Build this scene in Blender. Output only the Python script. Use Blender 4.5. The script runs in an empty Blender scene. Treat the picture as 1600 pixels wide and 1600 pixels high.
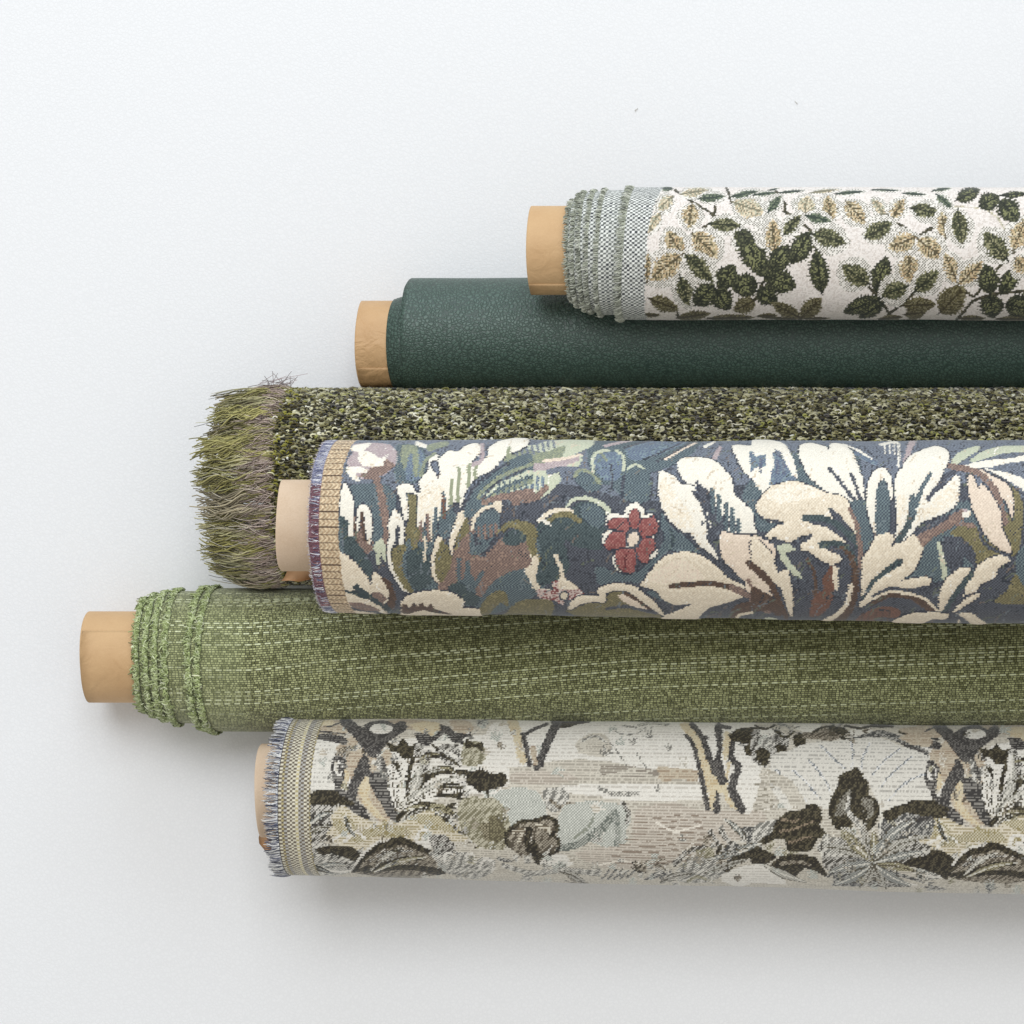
import bpy, math
import numpy as np

# ---------------------------------------------------------------- camera, light, exposure
S = 0.0004            # one working unit (u) is 0.4 mm
D = 5500.0            # camera height above the surface, in u
PX, PY = 1300.0, 800.0
scene = bpy.context.scene
COL = scene.collection
rng = np.random.default_rng(7)

cam_d = bpy.data.cameras.new('camera')
cam = bpy.data.objects.new('camera', cam_d)
COL.objects.link(cam)
cam.location = ((PX-800)*S, 0, D*S)
cam_d.sensor_width = 36
cam_d.lens = 36*D/1600
cam_d.shift_x = (800-PX)/1600
cam_d.clip_start = 0.05
cam_d.clip_end = 50
scene.camera = cam

world = bpy.data.worlds.new('World')
scene.world = world
world.use_nodes = True
bg = world.node_tree.nodes['Background']
bg.inputs['Color'].default_value = (1.0, 0.975, 0.925, 1)
bg.inputs['Strength'].default_value = 0.56


def area(name, loc, target, sx, sy, power, colr):
    l = bpy.data.lights.new(name, 'AREA')
    l.shape = 'RECTANGLE'
    l.size, l.size_y, l.energy, l.color = sx, sy, power, colr
    o = bpy.data.objects.new(name, l)
    COL.objects.link(o)
    o.location = loc
    from mathutils import Vector
    o.rotation_euler = (Vector(target)-Vector(loc)).to_track_quat('-Z', 'Y').to_euler()
    return o


# a tall window beyond the top edge of the picture, a little to the left
area('window_light', (-0.35, 1.7, 3.3), (0.1, -0.05, 0.0), 2.6, 1.9, 74, (0.94, 0.97, 1.0))
# the lower part of the same window, raking across the rolls
area('window_light_low', (0.1, 3.2, 1.3), (0.1, 0.0, 0.1), 3.2, 1.0, 40, (0.76, 0.88, 1.0))

scene.view_settings.view_transform = 'Standard'
scene.view_settings.look = 'None'
scene.view_settings.gamma = 1
scene.view_settings.exposure = 0.0
scene.render.film_transparent = False
scene.cycles.max_bounces = 8


# ---------------------------------------------------------------- helpers
def lin(c):
    c = np.asarray(c, float)/255.0
    return np.where(c <= 0.04045, c/12.92, ((c+0.055)/1.055)**2.4)


def W(x, y, z):
    """working coordinates (x right, y down the picture, z up) to metres"""
    return np.stack([(x-800)*S, -(y-800)*S, z*S+0*x], -1)


def unproj(X, Y, z):
    s = D/(D-z)
    return PX+(X-PX)/s, PY+(Y-PY)/s


def mesh_obj(name, verts, faces, mat, parent=None, colors=None, fab=None, smooth=True, kind=None, label=None):
    """verts (n,3) in metres; faces (m,4) or (m,3) int"""
    me = bpy.data.meshes.new(name)
    verts = np.asarray(verts, np.float32).reshape(-1, 3)
    if parent is not None:
        verts = verts - np.array(parent.location, np.float32)
    faces = np.asarray(faces, np.int32)
    k = faces.shape[1]
    me.vertices.add(len(verts))
    me.vertices.foreach_set('co', verts.ravel())
    me.loops.add(faces.size)
    me.loops.foreach_set('vertex_index', faces.ravel())
    me.polygons.add(len(faces))
    me.polygons.foreach_set('loop_start', np.arange(0, faces.size, k, dtype=np.int32))
    if colors is not None:
        a = me.color_attributes.new('col', 'FLOAT_COLOR', 'POINT')
        c = np.ones((len(verts), 4), np.float32)
        c[:, :3] = np.asarray(colors).reshape(-1, 3)
        a.data.foreach_set('color', c.ravel())
    if fab is not None:
        a = me.attributes.new('fab', 'FLOAT_VECTOR', 'POINT')
        f = np.zeros((len(verts), 3), np.float32)
        f[:, :2] = np.asarray(fab).reshape(-1, 2)
        a.data.foreach_set('vector', f.ravel())
    me.update(calc_edges=True)
    if smooth:
        me.polygons.foreach_set('use_smooth', np.ones(len(faces), bool))
    me.materials.append(mat)
    o = bpy.data.objects.new(name, me)
    COL.objects.link(o)
    if parent is not None:
        o.parent = parent
    if kind:
        o['kind'] = kind
    if label:
        o['label'] = label
    return o


def grid_faces(nr, nc, closed=False, off=0):
    r = np.arange(nr if closed else nr-1)
    c = np.arange(nc-1)
    R, C = np.meshgrid(r, c, indexing='ij')
    R2 = (R+1) % nr
    a = R*nc+C
    b = R*nc+C+1
    d = R2*nc+C
    e = R2*nc+C+1
    return (np.stack([a, b, e, d], -1).reshape(-1, 4)+off)[:, ::-1]


def tubes(C, R, col, sides=4):
    """C (N,K,3) working coords, R (N,K), col (N,3) or (N,K,3) -> verts, faces, colours"""
    N, K, _ = C.shape
    T = np.gradient(C, axis=1)
    T /= np.linalg.norm(T, axis=2, keepdims=True)+1e-9
    up = np.zeros_like(T)
    up[..., 2] = 1
    par = np.abs(T[..., 2]) > 0.95
    up[par] = (0, 1, 0)
    A = np.cross(T, up)
    A /= np.linalg.norm(A, axis=2, keepdims=True)+1e-9
    B = np.cross(T, A)
    ang = np.arange(sides)*2*np.pi/sides
    P = C[:, :, None, :]+R[:, :, None, None]*(A[:, :, None, :]*np.cos(ang)[:, None]+B[:, :, None, :]*np.sin(ang)[:, None])
    V = W(P[..., 0], P[..., 1], P[..., 2]).reshape(-1, 3)
    n, k, s = np.meshgrid(np.arange(N), np.arange(K-1), np.arange(sides), indexing='ij')
    base = n*K*sides
    a = base+k*sides+s
    b = base+k*sides+(s+1) % sides
    c = base+(k+1)*sides+(s+1) % sides
    d = base+(k+1)*sides+s
    F = np.stack([a, b, c, d], -1).reshape(-1, 4)
    if col.ndim == 2:
        col = np.repeat(col[:, None, :], K, 1)
    CC = np.repeat(col[:, :, None, :], sides, 2).reshape(-1, 3)
    return V, F, CC


def pick(cols, w, n, var=0.12):
    cols = lin(np.array(cols))
    w = np.array(w, float)
    i = rng.choice(len(cols), n, p=w/w.sum())
    return np.clip(cols[i]*(1+rng.normal(0, var, (n, 1))), 0.003, 0.9)


def thing(name, label, cat, loc, group=None):
    o = bpy.data.objects.new(name, None)
    COL.objects.link(o)
    o.empty_display_size = 0.05
    o.location = loc
    o['label'] = label
    o['category'] = cat
    if group:
        o['group'] = group
    return o


def snoise(x, seed=0, octaves=3):
    """cheap smooth 1-D noise in -1..1"""
    r = np.random.default_rng(seed)
    o = 0*x
    for k in range(octaves):
        for _ in range(3):
            f = (0.6+r.random()*0.8)*2**k
            o = o+np.sin(x*f+r.random()*6.28)/2**k
    return o/4.0


# ---------------------------------------------------------------- materials
def new_mat(name):
    m = bpy.data.materials.new(name)
    m.use_nodes = True
    nt = m.node_tree
    return m, nt, nt.nodes['Principled BSDF']


def N(nt, typ, **kw):
    n = nt.nodes.new(typ)
    for k, v in kw.items():
        if k.startswith('i_'):
            n.inputs[k[2:]].default_value = v
        else:
            setattr(n, k, v)
    return n


def math_n(nt, op, a, b=None, c=None):
    n = nt.nodes.new('ShaderNodeMath')
    n.operation = op
    for i, v in enumerate((a, b, c)):
        if v is None:
            continue
        if isinstance(v, (int, float)):
            n.inputs[i].default_value = v
        else:
            nt.links.new(v, n.inputs[i])
    return n.outputs[0]


def mix_c(nt, f, a, b, blend='MIX'):
    n = nt.nodes.new('ShaderNodeMix')
    n.data_type = 'RGBA'
    n.blend_type = blend
    for s, v in ((n.inputs[0], f), (n.inputs[6], a), (n.inputs[7], b)):
        if isinstance(v, (int, float)):
            s.default_value = v
        elif isinstance(v, tuple):
            s.default_value = v
        else:
            nt.links.new(v, s)
    return n.outputs[2]


def c4(c):
    return tuple(lin(c))+(1.0,)


def yarn_mat(name, rough=0.85, sheen=0.25, gain=1.0):
    """thread colour comes from the woven-in colour attribute"""
    m, nt, p = new_mat(name)
    at = N(nt, 'ShaderNodeAttribute', attribute_name='col')
    geo = N(nt, 'ShaderNodeNewGeometry')
    no = N(nt, 'ShaderNodeTexNoise')
    no.inputs['Scale'].default_value = 1300
    no.inputs['Detail'].default_value = 2
    nt.links.new(geo.outputs['Position'], no.inputs['Vector'])
    v = math_n(nt, 'MULTIPLY_ADD', no.outputs['Fac'], 0.5*gain, 0.75*gain)
    cc = N(nt, 'ShaderNodeCombineColor')
    for i in range(3):
        nt.links.new(v, cc.inputs[i])
    out = mix_c(nt, 1.0, at.outputs['Color'], cc.outputs[0], 'MULTIPLY')
    nt.links.new(out, p.inputs['Base Color'])
    p.inputs['Roughness'].default_value = rough
    p.inputs['Specular IOR Level'].default_value = 0.25
    p.inputs['Sheen Weight'].default_value = sheen
    p.inputs['Sheen Tint'].default_value = (0.9, 0.95, 1.0, 1)
    p.inputs['Sheen Roughness'].default_value = 0.4
    b = N(nt, 'ShaderNodeBump')
    b.inputs['Strength'].default_value = 0.25
    b.inputs['Distance'].default_value = 0.0003
    nt.links.new(no.outputs['Fac'], b.inputs['Height'])
    nt.links.new(b.outputs[0], p.inputs['Normal'])
    return m


def leather_mat(name, base, base2, rough, cell, bump, coord='fab', spec=0.5, coat=0.0):
    m, nt, p = new_mat(name)
    if coord == 'fab':
        at = N(nt, 'ShaderNodeAttribute', attribute_name='fab')
        vec = at.outputs['Vector']
    else:
        geo = N(nt, 'ShaderNodeNewGeometry')
        sc = N(nt, 'ShaderNodeVectorMath', operation='SCALE')
        nt.links.new(geo.outputs['Position'], sc.inputs[0])
        sc.inputs['Scale'].default_value = 1/S
        vec = sc.outputs[0]
    # warp so that the grain cells are irregular
    nz = N(nt, 'ShaderNodeTexNoise')
    nz.inputs['Scale'].default_value = 0.08
    nz.inputs['Detail'].default_value = 3
    nt.links.new(vec, nz.inputs['Vector'])
    wv = N(nt, 'ShaderNodeVectorMath', operation='MULTIPLY_ADD')
    nt.links.new(nz.outputs['Color'], wv.inputs[0])
    wv.inputs[1].default_value = (7, 7, 0)
    nt.links.new(vec, wv.inputs[2])
    vo = N(nt, 'ShaderNodeTexVoronoi', feature='DISTANCE_TO_EDGE')
    vo.inputs['Scale'].default_value = 1/cell
    nt.links.new(wv.outputs[0], vo.inputs['Vector'])
    ramp = N(nt, 'ShaderNodeMapRange', interpolation_type='SMOOTHSTEP')
    ramp.inputs['From Max'].default_value = 0.24
    nt.links.new(vo.outputs['Distance'], ramp.inputs['Value'])
    fine = N(nt, 'ShaderNodeTexNoise')
    fine.inputs['Scale'].default_value = 0.35
    fine.inputs['Detail'].default_value = 3
    nt.links.new(vec, fine.inputs['Vector'])
    big = N(nt, 'ShaderNodeTexNoise')
    big.inputs['Scale'].default_value = 0.012
    big.inputs['Detail'].default_value = 2
    nt.links.new(vec, big.inputs['Vector'])
    h = math_n(nt, 'MULTIPLY_ADD', fine.outputs['Fac'], 0.5, ramp.outputs[0])
    b = N(nt, 'ShaderNodeBump')
    b.inputs['Strength'].default_value = bump
    b.inputs['Distance'].default_value = 0.0007
    nt.links.new(h, b.inputs['Height'])
    nt.links.new(b.outputs[0], p.inputs['Normal'])
    col = mix_c(nt, math_n(nt, 'MULTIPLY', ramp.outputs[0], 1.0), base2, base)
    col = mix_c(nt, math_n(nt, 'MULTIPLY', big.outputs['Fac'], 0.2), col, base2)
    nt.links.new(col, p.inputs['Base Color'])
    p.inputs['Roughness'].default_value = rough
    p.inputs['Specular IOR Level'].default_value = spec
    return m


def kraft_mat(name, a, b_, rough=0.55, speck=0.5, wrinkle=0.3, spec=0.4):
    m, nt, p = new_mat(name)
    geo = N(nt, 'ShaderNodeNewGeometry')
    sc = N(nt, 'ShaderNodeVectorMath', operation='MULTIPLY')
    nt.links.new(geo.outputs['Position'], sc.inputs[0])
    sc.inputs[1].default_value = (1/S, 1/S, 1/S)
    n1 = N(nt, 'ShaderNodeTexNoise')
    n1.inputs['Scale'].default_value = 0.02
    n1.inputs['Detail'].default_value = 5
    nt.links.new(sc.outputs[0], n1.inputs['Vector'])
    n2 = N(nt, 'ShaderNodeTexNoise')
    n2.inputs['Scale'].default_value = 0.5
    n2.inputs['Detail'].default_value = 4
    nt.links.new(sc.outputs[0], n2.inputs['Vector'])
    f = math_n(nt, 'ADD', math_n(nt, 'MULTIPLY', n1.outputs['Fac'], 0.9), math_n(nt, 'MULTIPLY_ADD', n2.outputs['Fac'], speck, -speck/2))
    col = mix_c(nt, f, a, b_)
    nt.links.new(col, p.inputs['Base Color'])
    p.inputs['Roughness'].default_value = rough
    p.inputs['Specular IOR Level'].default_value = spec
    n3 = N(nt, 'ShaderNodeTexNoise')
    n3.inputs['Scale'].default_value = 0.03
    n3.inputs['Detail'].default_value = 3
    n3.inputs['Distortion'].default_value = 1.5
    nt.links.new(sc.outputs[0], n3.inputs['Vector'])
    hh = math_n(nt, 'ADD', math_n(nt, 'MULTIPLY', n3.outputs['Fac'], 3.0), math_n(nt, 'MULTIPLY', n2.outputs['Fac'], 0.25))
    b = N(nt, 'ShaderNodeBump')
    b.inputs['Strength'].default_value = wrinkle
    b.inputs['Distance'].default_value = 0.001
    nt.links.new(hh, b.inputs['Height'])
    nt.links.new(b.outputs[0], p.inputs['Normal'])
    return m


M_yarn = yarn_mat('woven_yarn', 0.75, 0.4)
M_fringe = yarn_mat('loose_thread', 0.8, 0.3)
M_boucle = yarn_mat('boucle_yarn', 0.75, 0.3)
M_kraft = kraft_mat('kraft_paper', c4((212, 178, 134)), c4((188, 150, 108)), 0.6, 0.5, 0.28, 0.35)
M_kraft2 = kraft_mat('creased_kraft_paper', c4((210, 174, 130)), c4((180, 140, 96)), 0.5, 0.4, 0.5, 0.4)
M_card = kraft_mat('cardboard', c4((222, 200, 176)), c4((200, 174, 146)), 0.85, 1.0, 0.14, 0.2)
M_white_leather = leather_mat('white_grained_leather', c4((236, 237, 239)), c4((232, 233, 235)), 0.5, 6.0, 0.085, 'world', 0.4)
M_green_leather = leather_mat('green_grained_leather', c4((72, 95, 85)), c4((46, 65, 58)), 0.43, 5.2, 0.4, 'fab', 0.6)

# ---------------------------------------------------------------- the surface
o = mesh_obj('table_surface', W(np.array([-6000., 8000, 8000, -6000]), np.array([7000., 7000, -6000, -6000]), np.zeros(4)),
             [[0, 1, 2, 3]], M_white_leather, smooth=False, kind='structure')


# ---------------------------------------------------------------- rolls
class Roll:
    """a horizontal cylinder: axis height h, centre line and radius given where they stand in the picture"""
    def __init__(s, YL, YR, rL, rR, h, XL=200, XR=1600, flat=1.0, seed=1, wob=0.7):
        k = D/(D-h)
        s.x0, s.x1 = PX+(XL-PX)/k, PX+(XR-PX)/k
        s.yL, s.yR = PY+(YL-PY)/k, PY+(YR-PY)/k
        s.rL, s.rR = rL/k, rR/k
        s.h, s.flat, s.seed, s.wob = h, flat, seed, wob

    def r(s, x):
        t = np.clip((x-s.x0)/(s.x1-s.x0), 0, 1.15)
        return s.rL+(s.rR-s.rL)*t

    def yc(s, x):
        t = (x-s.x0)/(s.x1-s.x0)
        return s.yL+(s.yR-s.yL)*t

    def pt(s, x, th, dr=0.0):
        r = s.r(x)
        w = s.wob*(snoise(x*0.012+th*0.9, s.seed)+snoise(th*2.1-x*0.004, s.seed+5))
        r = r+w+dr
        return np.stack([x+0*th, s.yc(x)+r*np.sin(th), s.h+r*np.cos(th)*s.flat], -1)

    def img(s, x, th):
        p = s.pt(x, th)
        k = D/(D-p[..., 2])
        return PX+(p[..., 0]-PX)*k, PY+(p[..., 1]-PY)*k

    def xw(s, X, th=0.0):
        z = s.h+s.r(X)*math.cos(th)*s.flat
        return PX+(X-PX)*(D-z)/D


def core(roll, X0, parent, mat, wall=6, name='cardboard_core', x1=None, mat_end=None):
    xs = [roll.xw(X0)]
    n = 72
    xe = x1 if x1 else 2300
    prof = [(xs[0]+14, -wall), (xs[0]+1, -wall), (xs[0], -wall+0.8), (xs[0], -0.9), (xs[0]+0.9, 0), (xs[0]+4, 0.0),
            (xs[0]+40, 0), (xs[0]+90, 0), (xs[0]+200, 0), (xe, 0), (xe, -wall), (xs[0]+400, -wall), (xs[0]+14, -wall)]
    th = np.arange(n)*2*np.pi/n
    X = np.array([p[0] for p in prof])
    R = np.array([p[1] for p in prof])
    TH, XX = np.meshgrid(th, X, indexing='ij')
    P = roll.pt(XX, TH, R[None, :])
    # a paper tube is never perfectly round at its end
    P[..., 0] += 1.2*np.sin(TH*2+roll.seed)
    return mesh_obj(name, W(P[..., 0], P[..., 1], P[..., 2]), grid_faces(n, len(prof), True), mat, parent)


def sheet(roll, x_of, th0, th1, parent, mat, name, dr=0.0, lift=0.0, n=40, thick=1.0, label=None, nx=8):
    """a thin curved sheet on the roll: x_of -> (x0,x1)"""
    th = np.linspace(th0, th1, n)
    xs = np.linspace(0, 1, nx)
    TH, T = np.meshgrid(th, xs, indexing='ij')
    X = x_of[0]+(x_of[1]-x_of[0])*T
    top = roll.pt(X, TH, dr+lift)
    bot = roll.pt(X, TH, dr+lift-thick)
    V = np.concatenate([W(top[..., 0], top[..., 1], top[..., 2]).reshape(-1, 3), W(bot[..., 0], bot[..., 1], bot[..., 2]).reshape(-1, 3)])
    m = n*nx
    F = [grid_faces(n, nx), grid_faces(n, nx, off=m)[:, ::-1]]
    def strip(idx):
        idx = np.array(idx)
        return np.stack([idx[:-1], idx[1:], idx[1:]+m, idx[:-1]+m], -1)
    F += [strip(np.arange(nx)), strip(np.arange(nx)+(n-1)*nx), strip(np.arange(n)*nx), strip(np.arange(n)*nx+nx-1)]
    return mesh_obj(name, V, np.concatenate(F), mat, parent, smooth=False, label=label)


def surf(roll, edge, x_end, parent, mat, name, dx=8.0, dth=4.0, dr=0.0, full=True, warp=None, th_range=None, label=None, cols=None, disp=None, dxs=None):
    """coarse cloth surface with fabric coordinates for node materials"""
    if th_range:
        th = np.linspace(th_range[0], th_range[1], int((th_range[1]-th_range[0])/math.radians(dth))+1)
        closed = False
    else:
        th = np.arange(0, 2*np.pi, math.radians(dth))-np.pi
        closed = True
    e = edge(th)
    T = dxs if dxs is not None else np.concatenate([np.arange(0, x_end-e.min(), dx)])
    TH = np.repeat(th[:, None], len(T), 1)
    X = e[:, None]+T[None, :]
    P = roll.pt(X, TH, dr if disp is None else dr+disp(X, TH))
    FB = np.stack([X, roll.r(np.array(800.))*TH], -1)
    if warp:
        FB[..., 1] += warp(X)
    c = cols(X, TH) if cols is not None else None
    V = W(P[..., 0], P[..., 1], P[..., 2])
    nr, nc = X.shape
    F = grid_faces(nr, nc, closed)
    # turned-in edge so the cloth has thickness
    P2 = roll.pt(X[:, 0]+0.3, th, dr-3.0)
    V = np.concatenate([V.reshape(-1, 3), W(P2[:, 0], P2[:, 1], P2[:, 2])])
    m = nr*nc
    i = np.arange(nr if closed else nr-1)
    j = (i+1) % nr
    F = np.concatenate([F, np.stack([i*nc, j*nc, m+j, m+i], -1)[:, ::-1]])
    FB = np.concatenate([FB.reshape(-1, 2), FB[:, 0]])
    if c is not None:
        c = np.concatenate([c.reshape(-1, 3), c[:, 0]])
    return mesh_obj(name, V, F, mat, parent, fab=FB, colors=c, label=label)


def frayed(roll, edge, parent, name, cols, wts, n, length, rad, out=0.0, th0=-1.75, th1=1.75, K=5, spread=0.5, inset=1.0,
           curl=0.0, sides=3, jl=0.35, var=0.15, dr=0.0, colf=None, mat=None, bias=0.0):
    th = th0+(th1-th0)*(np.arange(n)+rng.random(n))/n
    e = edge(th)
    L = length*(1+rng.normal(0, jl, n)).clip(0.3, 1.9)*(1+.35*snoise(th*23, int(length*10)))
    t = np.linspace(0, 1, K)
    a = bias+rng.normal(0, spread, n)
    r0 = roll.r(e)
    x = e[:, None]+inset-(L[:, None]+inset)*t*np.cos(a)[:, None]
    thk = th[:, None]+(L*np.sin(a)/r0)[:, None]*t+(rng.normal(0, 1, n)*curl*L/r0)[:, None]*np.sin(t*3.1)
    rise = (out*(0.4+rng.random(n)*1.2))[:, None]*np.sin(t*2.4)+dr
    P = roll.pt(x, thk, rise)
    P[:, :, 0] += (rng.normal(0, 1, n)*curl*L*0.5)[:, None]*np.sin(t*4)
    R = rad*(0.7+rng.random(n)*0.6)[:, None]*(1-0.45*t)[None, :]
    c = pick(cols, wts, n, var)
    if colf is not None:
        c = colf(th, c)
    V, F, CC = tubes(P, R, c, sides)
    return mesh_obj(name, V, F, mat or M_fringe, parent, colors=CC, kind='stuff')


# ---------------------------------------------------------------- woven pictures
def catmull(p, closed=True, k=5):
    p = np.asarray(p, float)
    n = len(p)
    if n < 3:
        return p
    idx = np.arange(n if closed else n-1)
    if closed:
        a, b, c, d = p[(idx-1) % n], p[idx], p[(idx+1) % n], p[(idx+2) % n]
    else:
        a, b, c, d = p[np.maximum(idx-1, 0)], p[idx], p[idx+1], p[np.minimum(idx+2, n-1)]
    t = (np.arange(k)/k)[None, :, None]
    a, b, c, d = (q[:, None, :] for q in (a, b, c, d))
    tn = 0.36
    m1, m2 = tn*(c-a), tn*(d-b)
    o_ = (2*t**3-3*t**2+1)*b+(t**3-2*t**2+t)*m1+(-2*t**3+3*t**2)*c+(t**3-t**2)*m2
    o_ = o_.reshape(-1, 2)
    if not closed:
        o_ = np.concatenate([o_, p[-1:]])
    return o_


class Weave:
    """the cloth grid of one roll; threads are coloured stitch by stitch in the cloth's own coordinates"""
    def __init__(s, roll, edge, x_fine, x_far, st=2.4, step=1.2, fold=86, jag=.55, thmax=89, rag=1.0, outline=None):
        s.roll, s.edge, s.st = roll, edge, st
        s.outline = outline
        rr = float(roll.r(np.array(1000.)))
        dth = step/rr
        nf = int(math.radians(thmax)/dth)
        fine = np.arange(-nf, nf+1)*dth
        rest = np.linspace(fine[-1], 2*np.pi+fine[0], 18)[1:-1]
        s.th = np.concatenate([fine, rest])
        e0 = float(np.min(edge(fine)))
        T = np.arange(0, x_fine-e0, step)
        s.T = np.concatenate([T, np.arange(T[-1]+14, x_far-e0, 14)])
        TH = np.repeat(s.th[:, None], len(s.T), 1)
        s.TH = TH
        s.X = edge(np.where(TH > np.pi, TH-2*np.pi, TH))+s.T[None, :]
        s.V = TH*rr
        s.ci = np.floor(s.X/st).astype(int)
        s.cj = np.floor(s.V/st).astype(int)
        xq = (s.ci+0.5)*st+(s.cj % 2-0.5)*2*jag
        # ragged thread ends
        h = np.sin(s.ci*12.9898+s.cj*78.233)*43758.5453
        s.rnd = h-np.floor(h)
        h2 = np.sin(s.cj*39.425+17.1)*2758.5453
        s.rowr = h2-np.floor(h2)
        xq = xq+(s.rnd-0.5)*1.2*rag
        tq = ((s.cj+0.5)*st+(((s.rnd*17) % 1)-.5)*1.2*(rag-1))/rr
        f = math.radians(fold)
        tq = np.abs((tq+f) % (4*f)-2*f)
        tq = f-tq
        s.Xi, s.Yi = roll.img(xq, tq)
        over = s.Xi > 1600
        s.Xi = np.where(over, 3200-s.Xi, s.Xi)
        s.Xi = np.where(s.Xi < 0, -s.Xi, s.Xi)
        s.shape = s.X.shape
        s.C = np.zeros(s.shape+(3,))
        s.H = np.zeros(s.shape)
        s.xf, s.yf = s.Xi.ravel(), s.Yi.ravel()
        s.order = np.argsort(s.xf)
        s.xs = s.xf[s.order]
        s.tr = (0., 0., 1.)

    def zone(s, ox, oy, k):
        s.tr = (ox, oy, k)

    def _pts(s, p):
        p = np.asarray(p, float).reshape(-1, 2)
        return np.stack([s.tr[0]+p[:, 0]*s.tr[2], s.tr[1]+p[:, 1]*s.tr[2]], -1)

    def _sel(s, x0, y0, x1, y1):
        a, b = np.searchsorted(s.xs, (x0, x1))
        idx = s.order[a:b]
        y = s.yf[idx]
        return idx[(y >= y0) & (y <= y1)]

    def put(s, idx, style, h=None):
        if len(idx) == 0:
            return
        C = s.C.reshape(-1, 3)
        ci, cj, rn = s.ci.ravel()[idx], s.cj.ravel()[idx], s.rnd.ravel()[idx]
        if isinstance(style, tuple):
            C[idx] = lin(style)*(0.93+0.14*rn)[:, None]
        else:
            C[idx] = style(ci, cj, rn)
        if h is not None:
            s.H.ravel()[idx] = h

    def inside(s, q):
        idx = s._sel(q[:, 0].min(), q[:, 1].min(), q[:, 0].max(), q[:, 1].max())
        x, y = s.xf[idx], s.yf[idx]
        ins = np.zeros(len(idx), bool)
        for (x0, y0), (x1, y1) in zip(q, np.roll(q, -1, 0)):
            if y0 == y1:
                continue
            c = (y0 > y) != (y1 > y)
            ins ^= c & (x < (x1-x0)*(y-y0)/(y1-y0)+x0)
        return idx[ins]

    def P(s, style, *pts, h=None, sharp=False):
        q = s._pts(pts)
        if not sharp:
            q = catmull(q)
        if s.outline is not None and h is not None and h >= 0.75:
            tr, s.tr = s.tr, (0., 0., 1.)
            s.L(s.outline, 2.8, 2.8, *np.concatenate([q[::3], q[:1]]).ravel(), h=0)
            s.tr = tr
        s.put(s.inside(q), style, h)

    def L(s, style, w0, w1, *pts, h=None):
        q = catmull(s._pts(pts), closed=False)
        k = s.tr[2]
        w0, w1 = w0*k*0.56+0.2, w1*k*0.56+0.2
        w = max(w0, w1)
        idx = s._sel(q[:, 0].min()-w, q[:, 1].min()-w, q[:, 0].max()+w, q[:, 1].max()+w)
        x, y = s.xf[idx], s.yf[idx]
        m = np.zeros(len(idx), bool)
        n = len(q)-1
        for i in range(n):
            a, b = q[i], q[i+1]
            d = b-a
            t = np.clip(((x-a[0])*d[0]+(y-a[1])*d[1])/(d@d+1e-9), 0, 1)
            r = w0+(w1-w0)*(i+t)/n
            m |= (x-a[0]-t*d[0])**2+(y-a[1]-t*d[1])**2 < r*r
        s.put(idx[m], style, h)

    def O(s, style, cx, cy, rx, ry, rot=0, h=None):
        a = np.linspace(0, 2*np.pi, 18, endpoint=False)
        c, d = math.cos(math.radians(rot)), math.sin(math.radians(rot))
        px, py = rx*np.cos(a), ry*np.sin(a)
        s.P(style, *np.stack([cx+px*c-py*d, cy+px*d+py*c], -1).ravel(), h=h)

    def build(s, name, parent, mat, relief=1.0, puff=2.0, sat=0.8):
        H = s.H.copy()
        for _ in range(2):       # soften the puffed motifs
            for ax in (0, 1):
                acc = np.zeros_like(H)
                for k in range(-3, 4):
                    acc += np.roll(H, k, ax)
                H = acc/7
        wv = np.where((s.ci+s.cj) % 2 == 0, 1.0, -1.0)*0.28*relief
        P = s.roll.pt(s.X, s.TH, H*puff+wv)
        V = W(P[..., 0], P[..., 1], P[..., 2])
        nr, nc = s.shape
        F = grid_faces(nr, nc, True)
        lum = (s.C@np.array([.25, .6, .15]))[..., None]
        s.C = lum+(s.C-lum)*sat
        th = s.th
        P2 = s.roll.pt(s.X[:, 0]+0.3, th, -3.0)
        V = np.concatenate([V.reshape(-1, 3), W(P2[:, 0], P2[:, 1], P2[:, 2])])
        m = nr*nc
        i = np.arange(nr)
        j = (i+1) % nr
        F = np.concatenate([F, np.stack([i*nc, j*nc, m+j, m+i], -1)[:, ::-1]])
        C = np.concatenate([s.C.reshape(-1, 3), s.C[:, 0]])
        return mesh_obj(name, V, F, mat, parent, colors=C)


def dots(a, b, ratio=0.5, v=0.12):
    """two yarns showing alternately"""
    A, B = lin(a), lin(b)
    def f(ci, cj, rn):
        if ratio >= 0.5:
            m = ((ci+cj) % 2 == 0) | (rn < (ratio-0.5)*2)
        else:
            m = ((ci+cj) % 2 == 0) & (rn < ratio*2)
        return np.where(m[:, None], B, A)*(1-v+2*v*rn)[:, None]
    return f


def hatch(a, b, ratio=0.5, v=0.12, c=None):
    """alternate yarns with a slanting twill of the darker one"""
    base = dots(a, b, ratio, v)
    A = lin(a)
    def f(ci, cj, rn):
        o_ = base(ci, cj, rn)
        w_ = np.sin(ci*1.3+cj*0.8+2.2*np.sin(cj*0.27+ci*0.13))+.6*(rn-.5)
        m = w_ > 0.78
        m2 = w_ < -0.85
        o_[m] = A*0.95
        o_[m2] = lin(b)*1.0
        return o_
    return f


def lines(a, b, period=2, v=0.12, brk=0.15):
    """rows of weft floating over a second yarn"""
    A, B = lin(a), lin(b)
    def f(ci, cj, rn):
        m = (cj % period == 0) & (rn > brk)
        return np.where(m[:, None], B, A)*(1-v+2*v*rn)[:, None]
    return f


def speck(a, b, ratio=0.5, v=0.12):
    A, B = lin(a), lin(b)
    def f(ci, cj, rn):
        return np.where((rn < ratio)[:, None], B, A)*(1-v+2*v*((rn*7) % 1))[:, None]
    return f

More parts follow.
